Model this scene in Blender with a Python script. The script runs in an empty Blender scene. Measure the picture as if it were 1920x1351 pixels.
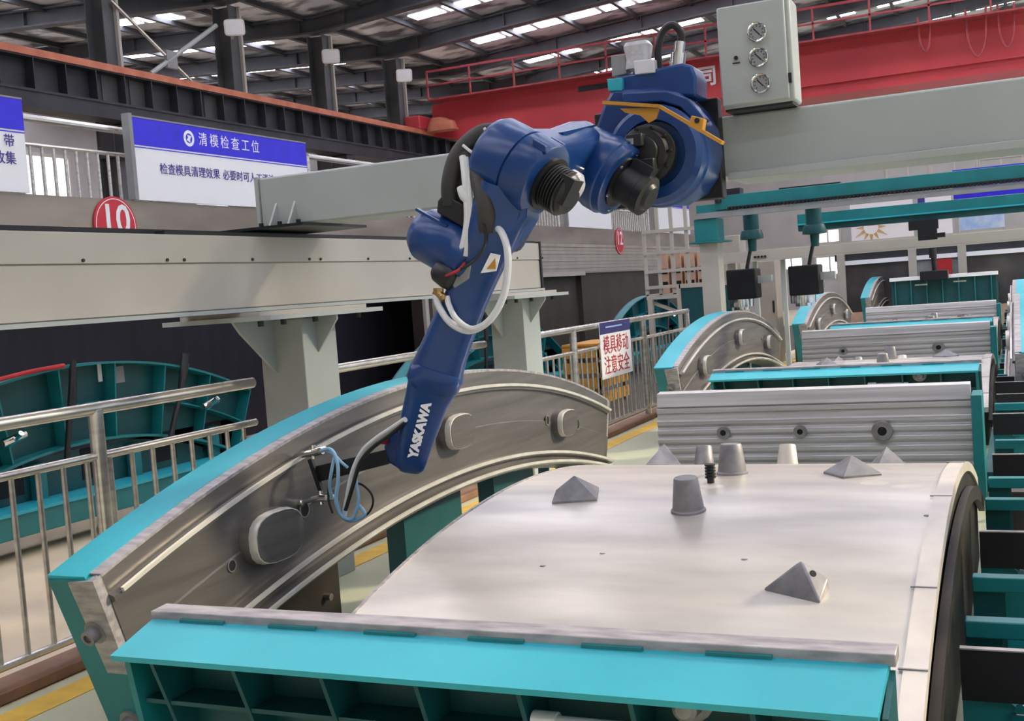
import bpy, bmesh, math, random
from mathutils import Vector, Matrix
R = random.Random(7)
V = Vector
SC = bpy.context.scene
COL = SC.collection
W, H = 1920.0, 1351.0
FOC = 2150.0
CAM = V((0, 0, 1.55))
RX = V((0.9111, 0.4056, -0.0736)); RX.normalize()
_vy = V((960.0, -197.5, FOC)).normalized()          # depth direction seen in the camera frame (x right, y down, z ahead)
_h = V((1, -0.0745, 0))
_vz = _vy.cross(_h).normalized()
if _vz.y > 0: _vz = -_vz
_vx = _vy.cross(_vz)
if _vx.x < 0: _vx = -_vx
MW = Matrix((_vx, _vy, _vz))                         # camera frame -> world
# ---------------------------------------------------------------- camera
cd = bpy.data.cameras.new('camera'); cam = bpy.data.objects.new('camera', cd); COL.objects.link(cam)
cd.sensor_width = 36; cd.sensor_fit = 'HORIZONTAL'; cd.lens = FOC / W * 36; cd.clip_end = 300; cd.clip_start = 0.05
right = MW @ V((1, 0, 0)); up = MW @ V((0, -1, 0)); back = MW @ V((0, 0, -1))
m3 = Matrix((right, up, back)).transposed()
cam.matrix_world = Matrix.Translation(CAM) @ m3.to_4x4()
SC.camera = cam
# ---------------------------------------------------------------- light
wd = bpy.data.worlds.new('world'); SC.world = wd; wd.use_nodes = True
bgn = wd.node_tree.nodes['Background']; bgn.inputs[0].default_value = (0.82, 0.88, 1.0, 1); bgn.inputs[1].default_value = 0.7
sd = bpy.data.lights.new('sun', 'SUN'); sd.energy = 3.4; sd.color = (1.0, 0.86, 0.60); sd.angle = math.radians(7)
sun = bpy.data.objects.new('sun', sd); COL.objects.link(sun)
sun.rotation_euler = V((-0.62, -0.42, -0.40)).to_track_quat('-Z', 'Y').to_euler()
SC.view_settings.view_transform = 'Standard'; SC.view_settings.look = 'None'
SC.view_settings.exposure = 0.30; SC.view_settings.gamma = 1.0; SC.view_settings.use_curve_mapping = False
SC.cycles.use_denoising = True; SC.cycles.max_bounces = 7

def P(u, v, X=None, Y=None, Z=None):
    r = MW @ V(((u - 960) / FOC, (v - 675.5) / FOC, 1))
    if X is not None: t = (X - CAM.x) / r.x
    elif Y is not None: t = (Y - CAM.y) / r.y
    else: t = (Z - CAM.z) / r.z
    return CAM + r * t

# ---------------------------------------------------------------- materials
def lin(c):
    c = c / 255.0
    return c / 12.92 if c <= 0.04045 else ((c + 0.055) / 1.055) ** 2.4
def rgb(*c): return (lin(c[0]), lin(c[1]), lin(c[2]), 1)
def mat(name, c1, c2=None, rough=0.5, metal=0.0, scale=6.0, stretch=(1, 1, 1), bump=0.0, emit=None, detail=4, lo=.35, hi=.65, rvar=0.0):
    m = bpy.data.materials.new(name); m.use_nodes = True
    nt = m.node_tree; b = nt.nodes['Principled BSDF']
    tc = nt.nodes.new('ShaderNodeTexCoord'); mp = nt.nodes.new('ShaderNodeMapping'); mp.inputs['Scale'].default_value = stretch
    nz = nt.nodes.new('ShaderNodeTexNoise'); nz.inputs['Scale'].default_value = scale; nz.inputs['Detail'].default_value = detail
    rp = nt.nodes.new('ShaderNodeValToRGB'); rp.color_ramp.elements[0].position = lo; rp.color_ramp.elements[1].position = hi
    if c2 is None: c2 = tuple(max(0, x * .93) for x in c1)
    rp.color_ramp.elements[0].color = rgb(*c1); rp.color_ramp.elements[1].color = rgb(*c2)
    L = nt.links
    L.new(tc.outputs['Object'], mp.inputs[0]); L.new(mp.outputs[0], nz.inputs['Vector']); L.new(nz.outputs['Fac'], rp.inputs[0])
    L.new(rp.outputs[0], b.inputs['Base Color'])
    b.inputs['Roughness'].default_value = rough; b.inputs['Metallic'].default_value = metal
    if rvar:
        mr = nt.nodes.new('ShaderNodeMapRange'); mr.inputs[3].default_value = rough - rvar; mr.inputs[4].default_value = rough + rvar
        L.new(nz.outputs['Fac'], mr.inputs[0]); L.new(mr.outputs[0], b.inputs['Roughness'])
    if bump:
        bp = nt.nodes.new('ShaderNodeBump'); bp.inputs['Strength'].default_value = bump; bp.inputs['Distance'].default_value = 0.02
        L.new(nz.outputs['Fac'], bp.inputs['Height']); L.new(bp.outputs[0], b.inputs['Normal'])
    if emit:
        b.inputs['Emission Color'].default_value = rgb(*emit[0]); b.inputs['Emission Strength'].default_value = emit[1]
    return m
M = {}
M['blue'] = mat('robot_blue_paint', (25, 66, 128), (21, 58, 116), .28)
M['black'] = mat('black_plastic', (20, 21, 24), (28, 29, 32), .42)
M['blackmatte'] = mat('black_rubber', (16, 17, 22), (24, 25, 30), .8)
M['teal'] = mat('teal_paint', (26, 128, 134), (22, 116, 122), .38, scale=3)
M['tealshade'] = mat('dark_shaded_teal', (8, 82, 88), (6, 72, 78), .45, scale=3)  # mould teal with shade darkened into the colour; dark teal parts share it
M['cyan'] = mat('lit_cyan_teal', (48, 178, 196), (42, 166, 184), .40, scale=2)  # same teal with the flange's sky reflection put into the colour
M['steel'] = mat('brushed_mould_steel', (136, 131, 128), (108, 105, 104), .36, .55, 3, (.6, .35, 7), detail=6, lo=.3, hi=.7, rvar=.08)
M['steeldark'] = mat('dark_mould_steel', (70, 64, 60), (50, 46, 44), .5, .7, 4)
M['edge'] = mat('worn_steel_edge', (186, 180, 182), (146, 142, 146), .5, .35, 9, (1, 4, 4), detail=8)
M['steellit'] = mat('lit_steel_ridge', (240, 237, 230), (222, 218, 210), .3, .35, 8)  # steel with the light on ledges and bevels put into the colour
M['alu'] = mat('milled_mould_skin', (228, 221, 211), (182, 176, 171), .34, .45, 1.6, (.7, 2.6, 1), detail=8, lo=.32, hi=.7, rvar=.14)
M['alurim'] = mat('pale_mould_rim', (222, 214, 204), (200, 194, 188), .5, .3, 5, detail=6)
M['cast'] = mat('grey_cast_socket', (156, 154, 156), (128, 126, 130), .45, .4, 14, detail=6)
M['rib'] = mat('ribbed_steel_plate', (206, 204, 205), (176, 174, 176), .4, .2, 3, (.3, 5, 8), detail=5)
M['white'] = mat('white_machine_paint', (190, 184, 174), (182, 176, 166), .45, scale=2)
M['grey'] = mat('grey_machine_paint', (178, 184, 182), (170, 176, 174), .45, scale=2)
M['inox'] = mat('stainless_steel', (226, 222, 216), (196, 192, 188), .26, .75, 5, (1, 1, 6))
M['chrome'] = mat('chrome', (225, 225, 222), (190, 190, 188), .12, 1.0, 8)
M['orange'] = mat('orange_rail_paint', (206, 128, 100), (190, 108, 80), .6, scale=4)
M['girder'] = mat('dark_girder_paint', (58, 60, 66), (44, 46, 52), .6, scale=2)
M['girderlit'] = mat('lit_girder_panel', (82, 80, 78), (64, 64, 66), .6, scale=2)  # girder paint lightened to draw panels that catch the light
M['column'] = mat('grey_column_paint', (92, 94, 96), (78, 80, 84), .6, scale=2)
M['rafter'] = mat('dark_rafter_paint', (78, 80, 86), (64, 66, 72), .6, scale=1.5)
M['red'] = mat('red_crane_paint', (206, 72, 78), (190, 62, 70), .5, scale=.6)
M['redrail'] = mat('red_rail_paint', (176, 72, 78), (150, 62, 68), .6)
M['signwhite'] = mat('white_board', (252, 252, 255), (249, 250, 255), .5)
M['signblue'] = mat('blue_board_print', (52, 42, 236), (46, 38, 224), .5)
M['inkblue'] = mat('violet_blue_ink', (58, 52, 150), (66, 60, 156), .6)
M['inkred'] = mat('red_ink', (190, 36, 52), (176, 30, 48), .6)
M['signred'] = mat('red_disc_print', (218, 50, 66), (208, 44, 60), .5)
M['navy'] = mat('navy_banner_print', (52, 54, 122), (46, 48, 110), .6)
M['yellow'] = mat('ochre_yellow_paint', (206, 150, 52), (190, 134, 44), .5)
M['line'] = mat('yellow_floor_line', (226, 186, 70), (206, 166, 60), .6, scale=8)
M['floor'] = mat('green_epoxy_floor', (198, 200, 172), (184, 188, 160), .35, scale=1.2, detail=6)
M['tan'] = mat('tan_concrete_floor', (216, 200, 172), (200, 184, 158), .6, scale=1.5, detail=6)
M['kerb'] = mat('brown_kerb', (150, 112, 84), (124, 92, 70), .6, scale=5)
M['concrete'] = mat('stainless_fascia', (168, 156, 144), (136, 126, 116), .38, .45, 1.2, (1, .5, 2), detail=6)
M['shutter'] = mat('beige_shutter', (176, 168, 158), (164, 156, 146), .5, scale=3)
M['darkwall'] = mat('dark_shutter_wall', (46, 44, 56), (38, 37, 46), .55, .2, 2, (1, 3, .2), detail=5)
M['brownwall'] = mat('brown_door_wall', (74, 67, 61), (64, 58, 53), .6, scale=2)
M['wall'] = mat('grey_hall_wall', (176, 174, 174), (164, 162, 164), .7, scale=1)
M['hose'] = mat('white_hose', (226, 228, 230), (210, 212, 216), .35)
M['bluehose'] = mat('pale_blue_hose', (150, 192, 222), (120, 168, 206), .3)
M['corr'] = mat('black_corrugated_conduit', (58, 56, 54), (44, 43, 42), .55)
M['brass'] = mat('brass', (196, 170, 120), (170, 140, 92), .35, .9)
M['plastic'] = mat('clear_wrap', (206, 206, 212), (186, 186, 194), .2, scale=24, bump=.5)
M['labelgrey'] = mat('grey_plate', (150, 152, 154), (140, 142, 144), .5)
M['glassdark'] = mat('dark_glazing', (58, 56, 60), (84, 80, 80), .12, scale=1.2)
M['brightwin'] = mat('daylight_window', (240, 244, 255), (225, 232, 250), .4, emit=((246, 250, 255), 1.3))
M['roofglow'] = mat('added_roof_glow', (240, 240, 245), (225, 225, 235), .5, emit=((243, 241, 255), 12.5))  # emission added for overhead light, standing in for bright reflecting foil
M['lampface'] = mat('lamp_glass', (240, 236, 230), (225, 220, 214), .3)
def foil():
    m = mat('foil_roof_lining', (242, 245, 255), (128, 128, 134), .34, .25, 1.3, (.8, 1.5, 1), bump=.7, detail=6, lo=.46, hi=.58, rvar=.1)  # light and dark noise puts the foil's highlights into the colour
    return m
M['foil'] = foil()
M['gold'] = mat('gold_print', (196, 158, 84), (224, 204, 150), .5, scale=3)
M['skyprint'] = mat('pale_blue_print', (150, 186, 236), (214, 228, 246), .5, scale=3, detail=6)
M['peach'] = mat('peach_panels', (222, 186, 160), (200, 168, 146), .6)
M['winred'] = mat('red_cloth', (190, 40, 46), (170, 34, 40), .7)

# ---------------------------------------------------------------- mesh builder
class MB:
    def __init__(s): s.v = []; s.f = []
    def add(s, vs, fs):
        o = len(s.v); s.v += [V(p) for p in vs]; s.f += [tuple(i + o for i in f) for f in fs]; return s
    def bx(s, x0, x1, y0, y1, z0, z1):
        return s.add([(x, y, z) for z in (z0, z1) for y in (y0, y1) for x in (x0, x1)],
                     [(0, 2, 3, 1), (4, 5, 7, 6), (0, 1, 5, 4), (2, 6, 7, 3), (0, 4, 6, 2), (1, 3, 7, 5)])
    def obx(s, c, ax, ay, az):       # half-extent vectors
        c = V(c); vs = [c + ax * i + ay * j + az * k for k in (-1, 1) for j in (-1, 1) for i in (-1, 1)]
        return s.add(vs, [(0, 2, 3, 1), (4, 5, 7, 6), (0, 1, 5, 4), (2, 6, 7, 3), (0, 4, 6, 2), (1, 3, 7, 5)])
    def bar(s, p, q, w, h, upv=(0, 0, 1)):
        p = V(p); q = V(q); t = (q - p); L = t.length; t.normalize(); u = V(upv)
        if abs(t.dot(u)) > .95: u = V((1, 0, 0))
        sx = t.cross(u).normalized(); u = sx.cross(t)
        return s.obx((p + q) / 2, t * (L / 2), sx * (w / 2), u * (h / 2))
    def prism(s, pts, vec):
        n = len(pts); vec = V(vec)
        vs = [V(p) for p in pts] + [V(p) + vec for p in pts]
        return s.add(vs, [tuple(range(n)), tuple(range(2 * n - 1, n - 1, -1))] + [(i, (i + 1) % n, n + (i + 1) % n, n + i) for i in range(n)])
    def rings(s, rs, cap=True, closed=False):
        n = len(rs[0]); vs = [p for r in rs for p in r]; fs = []
        m = len(rs)
        for k in range(m if closed else m - 1):
            for i in range(n):
                a = k * n; b = ((k + 1) % m) * n; j = (i + 1) % n
                fs.append((a + i, a + j, b + j, b + i))
        if cap and not closed: fs += [tuple(range(n - 1, -1, -1)), tuple(range((m - 1) * n, m * n))]
        return s.add(vs, fs)
    def lathe(s, o, axis, prof, n=28):
        o = V(o); t = V(axis).normalized(); a = t.orthogonal().normalized(); b = t.cross(a)
        return s.rings([[o + t * d + (a * math.cos(6.283185 * i / n) + b * math.sin(6.283185 * i / n)) * max(r, 1e-4) for i in range(n)] for d, r in prof])
    def cyl(s, p, q, r, r1=None, n=18):
        p = V(p); q = V(q); return s.lathe(p, q - p, [(0, r), ((q - p).length, r if r1 is None else r1)], n)
    def tube(s, pts, r, n=8, sub=6, smooth=True):
        pts = [V(p) for p in pts]
        if smooth and len(pts) > 2:
            out = []
            ext = [pts[0] * 2 - pts[1]] + pts + [pts[-1] * 2 - pts[-2]]
            for i in range(1, len(ext) - 2):
                p0, p1, p2, p3 = ext[i - 1:i + 3]
                for k in range(sub):
                    t = k / sub
                    out.append(.5 * ((2 * p1) + (p2 - p0) * t + (2 * p0 - 5 * p1 + 4 * p2 - p3) * t * t + (3 * p1 - p0 - 3 * p2 + p3) * t ** 3))
            out.append(pts[-1]); pts = out
        rs = []; nrm = None
        for i, p in enumerate(pts):
            t = (pts[min(i + 1, len(pts) - 1)] - pts[max(i - 1, 0)]).normalized()
            if nrm is None: nrm = t.orthogonal().normalized()
            nrm = (nrm - t * nrm.dot(t)).normalized(); b = t.cross(nrm)
            rr = r(i / (len(pts) - 1)) if callable(r) else r
            rs.append([p + (nrm * math.cos(6.283185 * k / n) + b * math.sin(6.283185 * k / n)) * rr for k in range(n)])
        return s.rings(rs)
    def loft(s, secs, n=24, e=4.0):   # (centre, half-axis a, half-axis b)
        rs = []
        for c, a, b in secs:
            ring = []
            for i in range(n):
                th = 6.283185 * (i + .5) / n; cc, ss = math.cos(th), math.sin(th)
                ring.append(V(c) + V(a) * (math.copysign(abs(cc) ** (2 / e), cc)) + V(b) * (math.copysign(abs(ss) ** (2 / e), ss)))
            rs.append(ring)
        return s.rings(rs)
    def ball(s, c, r, n=14, m=8, sc=(1, 1, 1)):
        c = V(c)
        return s.rings([[c + V((math.cos(6.283185 * i / n) * math.sin(math.pi * (k + .02) / (m + .04)) * r * sc[0], math.sin(6.283185 * i / n) * math.sin(math.pi * (k + .02) / (m + .04)) * r * sc[1], math.cos(math.pi * (k + .02) / (m + .04)) * r * sc[2])) for i in range(n)] for k in range(m + 1)])
OFF = {}
def build(name, mb, m, parent=None, bevel=0.0, ang=35, label=None):
    off = OFF.get(parent.name, V()) if parent else V()
    if parent is None:
        lo = [min(p[i] for p in mb.v) for i in range(3)]; hi = [max(p[i] for p in mb.v) for i in range(3)]
        off = V(((lo[0] + hi[0]) / 2, (lo[1] + hi[1]) / 2, lo[2]))
    me = bpy.data.meshes.new(name)
    me.from_pydata([p - off for p in mb.v], [], mb.f)
    bm = bmesh.new(); bm.from_mesh(me)
    bmesh.ops.recalc_face_normals(bm, faces=bm.faces)
    for e in bm.edges:
        if len(e.link_faces) == 2 and e.calc_face_angle(0) > math.radians(ang): e.smooth = False
    for f in bm.faces: f.smooth = True
    bm.to_mesh(me); bm.free()
    o = bpy.data.objects.new(name, me); COL.objects.link(o); me.materials.append(m)
    if parent:
        o.parent = parent; OFF[o.name] = off
    else:
        o.location = off; OFF[o.name] = off
    if bevel:
        bv = o.modifiers.new('bevel', 'BEVEL'); bv.width = bevel; bv.segments = 2; bv.limit_method = 'ANGLE'; bv.angle_limit = math.radians(40)
    if label: o['label'] = label
    return o
def tag(o, label, cat, group=None):
    o['label'] = label; o['category'] = cat
    if group: o['group'] = group
    return o
def thing(name, label, cat, loc, group=None):
    o = bpy.data.objects.new(name, None); COL.objects.link(o); o.location = V(loc); o.empty_display_size = .1
    OFF[o.name] = V(loc); return tag(o, label, cat, group)
def struct(name, mb, m, parent=None, bevel=0):
    o = build(name, mb, m, parent, bevel)
    if parent is None: o['kind'] = 'structure'
    return o
def dup(o, parent=None):
    c = o.copy(); COL.objects.link(c)
    if parent: c.parent = parent
    for ch in [x for x in bpy.data.objects if x.parent == o]: dup(ch, c)
    return c
def text(name, body, size, org, xd, yd, m, parent, ext=.002, bold=0.0, align='CENTER', sp=1.0):
    cu = bpy.data.curves.new(name, 'FONT'); cu.body = body; cu.size = size; cu.extrude = ext; cu.offset = bold; cu.align_x = align; cu.align_y = 'CENTER'; cu.resolution_u = 3; cu.space_character = sp
    t = bpy.data.objects.new(name + '_curve', cu); COL.objects.link(t)
    bpy.context.view_layer.update()
    me = bpy.data.meshes.new_from_object(t.evaluated_get(bpy.context.evaluated_depsgraph_get()))
    bpy.data.objects.remove(t); bpy.data.curves.remove(cu)
    xd = V(xd).normalized(); yd = V(yd); yd = (yd - xd * yd.dot(xd)).normalized(); zd = xd.cross(yd)
    mb = MB(); org = V(org)
    mb.add([org + xd * p.co.x + yd * p.co.y + zd * p.co.z for p in me.vertices], [tuple(q.vertices) for q in me.polygons])
    bpy.data.meshes.remove(me)
    return build(name, mb, m, parent)
# ================================================================ SETTING
struct('floor', MB().bx(-3.93, 10, -6, 48, -.2, 0), M['floor'])
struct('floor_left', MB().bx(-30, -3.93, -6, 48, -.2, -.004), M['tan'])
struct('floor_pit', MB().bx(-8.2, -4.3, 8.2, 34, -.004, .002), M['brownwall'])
struct('trim_1', MB().bx(-4.14, -3.95, 0, 15.2, 0, .05), M['kerb'], bevel=.005)
struct('trim_2', MB().bx(-3.86, -3.70, 0, 22, .0005, .003), M['line'])
struct('wall_back', MB().bx(-30, 10, 48, 48.3, 0, 11), M['wall'])
struct('wall_front', MB().bx(-30, 10, -6.3, -6, 0, 11), M['wall'])
struct('wall_left', MB().bx(-30.3, -30, -6, 48, 0, 11), M['wall'])
VX, RZ = -14.4, 8.15          # roof valley line over the columns
def roofz(x): return RZ + .07 * abs(x - VX)
mb = MB()
for xa, xb in ((-30, VX), (VX, 10)):
    pts = [(xa, -6, roofz(xa)), (xb, -6, roofz(xb)), (xb, 48, roofz(xb)), (xa, 48, roofz(xa))]
    mb.prism(pts, (0, 0, .12))
struct('ceiling', mb, M['foil'])
# glowing strips added under the roof to light the hall, between most rafters
k = 0
for y0 in [-3.4 + 3.4 * i for i in range(15)]:
    for xa, xb in ((-29, -17), (-13, -4), (-3.5, 9)):
        k += 1
        mb = MB()
        n = 10
        for i in range(n):
            x0 = xa + (xb - xa) * i / n; x1 = xa + (xb - xa) * (i + .86) / n
            if R.random() < .22: continue
            yy = y0 + .5
            mb.prism([(x0, yy, roofz(x0) - .012), (x1, yy, roofz(x1) - .012), (x1, yy + .5, roofz(x1) - .012), (x0, yy + .5, roofz(x0) - .012)], (0, 0, .01))
        if mb.v: struct('window_%d' % k, mb, M['roofglow'])  # added light emitters, not real panes
# rafters (I-beams across the hall) and purlins along it
tn = 2
for y in [-4.7 + 3.4 * i for i in range(16)]:
    mb = MB()
    for xa, xb in ((-30, VX), (VX, 10)):
        za, zb = roofz(xa) - .05, roofz(xb) - .05
        for dz0, dz1, hw in ((-.38, -.34, .13), (-.34, -.04, .02), (-.04, 0, .13)):
            mb.prism([(xa, y - hw, za + dz0), (xb, y - hw, zb + dz0), (xb, y - hw, zb + dz1), (xa, y - hw, za + dz1)], (0, 2 * hw, 0))
        x = xa + .8
        while x < xb:
            z = roofz(x) - .05; mb.bx(x - .01, x + .01, y - .11, y + .11, z - .34, z - .04); x += 2.4
    tn += 1; struct('trim_%d' % tn, mb, M['rafter'])
x = -29.2
while x < 9.6:
    z = roofz(x); tn += 1
    struct('trim_%d' % tn, MB().bx(x - .03, x + .03, -6, 48, z - .12, z - .0).bx(x - .03, x + .07, -6, 48, z - .13, z - .12), M['rafter'])
    x += 1.45
# dark storage wall below the raised platform
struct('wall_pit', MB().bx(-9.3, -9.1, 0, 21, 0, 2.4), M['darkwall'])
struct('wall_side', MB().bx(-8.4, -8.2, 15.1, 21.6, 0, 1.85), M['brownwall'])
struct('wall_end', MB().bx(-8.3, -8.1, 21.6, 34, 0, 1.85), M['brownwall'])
mb = MB().bx(-8.05, -8.0, 15.2, 21.6, 1.80, 1.88)
mb.bx(-8.02, -7.96, 15.05, 15.2, 0, 2.42).bx(-8.02, -7.97, 14.75, 14.85, 0, 2.42)
tn += 1; struct('trim_%d' % tn, mb, M['white'])
mb = MB()
for i in range(8): mb.bx(-8.04 + .008 * (i % 2), -8.0 + .012 * (i % 2), 15.2, 34, 1.88 + i * .068, 1.88 + (i + 1) * .068 - .006)
tn += 1; struct('trim_%d' % tn, mb, M['shutter'])
for k2, (yy, z0, z1, w) in enumerate(((40, 2.6, 4.2, 2.2),)):
    pass
wn = 40
def window(m, x0, x1, y, z0, z1, frame=.08):
    global wn
    wn += 1
    f = MB()
    for a in ((x0 - frame, x1 + frame, z0 - frame, z0), (x0 - frame, x1 + frame, z1, z1 + frame), (x0 - frame, x0, z0, z1), (x1, x1 + frame, z0, z1), ((x0 + x1) / 2 - .03, (x0 + x1) / 2 + .03, z0, z1)):
        f.bx(a[0], a[1], y - .06, y, a[2], a[3])
    w = struct('window_%d' % wn, f, M['white'])
    build('pane', MB().bx(x0, x1, y - .03, y - .01, z0, z1), m, w)
a = P(1532, 455, Y=47.95); b = P(1572, 430, Y=47.95); window(M['brightwin'], a.x, b.x, 47.98, a.z, b.z)
a = P(1465, 505, Y=47.95); b = P(1503, 480, Y=47.95); window(M['brightwin'], a.x, b.x, 47.98, a.z, b.z)
a = P(1533, 515, Y=47.95); b = P(1580, 480, Y=47.95); window(M['brightwin'], a.x, b.x, 47.98, a.z, b.z)
for u0, u1 in ((1665, 1740), (1750, 1830), (1840, 1915)):
    a = P(u0, 335, Y=47.95); b = P(u1, 292, Y=47.95); window(M['wall'], a.x, b.x, 47.98, a.z, b.z)
for y in (29.4, 38):       # lit windows of the left hall wall
    wn += 1
    w = struct('window_%d' % wn, MB().bx(-30, -29.94, y - 1.1, y + 1.1, 5.3, 5.42).bx(-30, -29.94, y - 1.1, y + 1.1, 7.3, 7.42).bx(-30, -29.94, y - 1.1, y - 1.0, 5.42, 7.3).bx(-30, -29.94, y + 1.0, y + 1.1, 5.42, 7.3), M['white'])
    build('pane', MB().bx(-29.99, -29.97, y - 1, y + 1, 5.42, 7.3), M['brightwin'], w)

# ================================================================ CRANE RUNWAY, COLUMNS
rw = thing('crane_runway_girder', 'long dark ribbed crane runway girder with orange rail on top', 'girder', (-14, 20, 5.0))
mb = MB().bx(-14.02, -13.98, 5, 47, 5.24, 5.74).bx(-14.2, -13.8, 5, 47, 5.72, 5.76).bx(-14.2, -13.8, 5, 47, 5.2, 5.24)
mb.bx(-14.22, -14.2, 5, 47, 4.98, 5.2).bx(-13.86, -13.82, 5, 47, 4.98, 5.2).bx(-14.2, -13.8, 5, 47, 4.95, 4.98)
build('web', mb, M['girder'], rw)
build('rail', MB().bx(-13.9, -13.78, 5, 47, 5.745, 5.86), M['orange'], rw, label='orange rail strip')
for i in range(52):
    y = 8.2 + i * .66
    build('stiffener', MB().bx(-13.98, -13.8, y, y + .02, 5.24, 5.72), M['girder'], rw)
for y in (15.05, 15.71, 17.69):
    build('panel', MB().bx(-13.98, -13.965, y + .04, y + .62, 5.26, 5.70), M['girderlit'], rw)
cols = []
names = ['column with bracing fixed near its foot, leftmost of the row', 'column right of the cross bracing, with a floodlight', 'third column from the left, with a floodlight', 'column nearest the red crane, with a floodlight']
for i, (y, nm) in enumerate(zip((15.7, 19.2, 22.55, 25.9), names)):
    t = thing('steel_column', 'dark steel ' + nm, 'column', (VX, y, 0), 'columns behind the crane runway')
    h = roofz(VX) - .47
    build('shaft', MB().bx(VX - .2, VX - .18, y - .17, y + .17, 0, h).bx(VX + .18, VX + .2, y - .17, y + .17, 0, h).bx(VX - .18, VX + .18, y - .012, y + .012, 0, h), M['column'], t)
    build('bracket', MB().bx(VX - .2, VX + .6, y - .16, y + .16, 4.4, 4.93), M['girder'], t)
    build('conduit', MB().bx(VX + .2, VX + .27, y + .09, y + .15, 5, h), M['white'], t)
for i, (u, v) in enumerate(((440, 50), (620, 104), (757, 140))):
    c = P(u, v, X=-13.85)
    t = thing('floodlight', ['white floodlight on the column beside the cross bracing', 'white floodlight on the third column from the left', 'white floodlight on the column by the red crane'][i], 'floodlight', c, 'floodlights on the columns')
    d = V((.5, -.75, -.35)).normalized(); sx = d.cross(V((0, 0, 1))).normalized(); uz = sx.cross(d)
    build('housing', MB().loft([(c - d * .12, sx * .12, uz * .1), (c + d * .1, sx * .2, uz * .16)], 16, 6), M['lampface'], t)
    build('lens', MB().obx(c + d * .105, d * .006, sx * .17, uz * .13), M['signwhite'], t)
    build('arm', MB().bar(c - d * .1, (VX + .205, (19.2, 22.55, 25.9)[i] - .13, c.z - .12), .05, .05), M['white'], t)
br = thing('cross_bracing', 'thin steel cross bracing rods between the two left columns', 'bracing', (VX + .3, 17.4, 5.8))
p = [P(207, 0, X=-14.1), P(365, 158, X=-14.1), P(283, 138, X=-14.1), P(405, 48, X=-14.1), P(320, 112, X=-14.1)]
build('rod', MB().cyl(p[0], p[1], .03, n=8), M['inox'], br); build('rod', MB().cyl(p[2], p[3], .045, n=8), M['grey'], br)
build('hub_plate', MB().bx(-14.13, -14.06, p[4].y - .14, p[4].y + .14, p[4].z - .16, p[4].z + .16), M['labelgrey'], br)

# ================================================================ RED OVERHEAD CRANE
cr = thing('overhead_crane', 'red overhead bridge crane spanning the hall above the machines', 'crane', (-6, 26.6, 5.4))
Yc = 26.6
build('girder', MB().prism([(-13.74, Yc, 5.72), (-12.2, Yc, 5.43), (4.5, Yc, 5.43), (4.5, Yc, 6.72), (-13.0, Yc, 6.6), (-13.74, Yc, 6.5)], (0, .9, 0)), M['red'], cr)
build('flange', MB().bx(-12.2, 4.5, Yc - .09, Yc + .99, 5.40, 5.45).bx(-9, 4.5, Yc - .07, Yc, 5.66, 5.70), M['red'], cr)
build('walkway', MB().bx(-13.6, 4.5, Yc - .45, Yc, 6.56, 6.6), M['redrail'], cr)
x = -13.6; i = 0
while x < 4.4:
    build('rail_post', MB().bx(x - .02, x + .02, Yc - .44, Yc - .40, 6.6, 7.28), M['redrail'], cr); x += 1.2
build('hand_rail', MB().bx(-13.6, 4.5, Yc - .45, Yc - .40, 7.26, 7.31).bx(-13.6, 4.5, Yc - .44, Yc - .41, 6.92, 6.96), M['redrail'], cr)
build('end_carriage', MB().bx(-14.2, -13.75, Yc - .7, Yc + 1.6, 5.86, 6.2), M['red'], cr, bevel=.03)
build('wheel', MB().cyl((-14.05, Yc - .5, 5.96), (-13.9, Yc - .5, 5.96), .14), M['girder'], cr)
t = build('drive_unit', MB().loft([((-13.3, Yc - .35, 5.78), V((.42, 0, 0)), V((0, .2, 0))), ((-13.3, Yc - .35, 6.0), V((.34, 0, 0)), V((0, .18, 0))), ((-13.4, Yc - .35, 6.12), V((.16, 0, 0)), V((0, .12, 0)))], 20), M['orange'], cr)
build('walkway_window', MB().bx(-9.7, -8.3, Yc - .02, Yc + .01, 6.30, 6.42), M['girder'], cr)
c = P(1325, 145, Y=Yc - .015)
text('lettering', '同', .48, c, (1, 0, 0), (0, 0, 1), M['signwhite'], cr, bold=.012)
for x0, w, l in ((-1.72, .12, .75), (-.7, .2, 1.0), (-.12, .16, .9)):
    build('festoon_cable', MB().tube([(x0 - w, Yc - .3, 6.75), (x0 - w * .8, Yc - .3, 6.75 - l * .7), (x0, Yc - .3, 6.75 - l), (x0 + w * .8, Yc - .3, 6.75 - l * .7), (x0 + w, Yc - .3, 6.75)], .025, 6), M['redrail'], cr)

# ================================================================ RAISED PLATFORM (left)
pf = thing('raised_platform', 'raised walkway platform with brushed steel fascia behind the white rail beam', 'platform', (-10, 20, 2.4))
build('deck', MB().bx(-13, -8.02, 0, 36, 2.60, 2.72), M['concrete'], pf)
build('fascia', MB().bx(-8.03, -7.99, 0, 36, 2.42, 2.74), M['concrete'], pf)
def platform_rail(y0, y1, label):
    t = thing('platform_railing', label, 'railing', (-8.1, (y0 + y1) / 2, 2.72), 'railings along the raised platform')
    build('top_rail', MB().cyl((-8.1, y0, 3.44), (-8.1, y1, 3.44), .035, n=10), M['inox'], t)
    build('mid_rail', MB().cyl((-8.1, y0, 3.20), (-8.1, y1, 3.20), .02, n=8), M['inox'], t)
    y = y0 + .02
    while y < y1:
        build('baluster', MB().cyl((-8.1, y, 2.73), (-8.1, y, 3.20), .016, n=8), M['inox'], t); y += .138
    for y in (y0, y1): build('post', MB().cyl((-8.1, y, 2.73), (-8.1, y, 3.44), .03, n=10), M['inox'], t)
platform_rail(7.62, 9.5, 'short bright platform railing between the two blue-headed boards')
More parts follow.
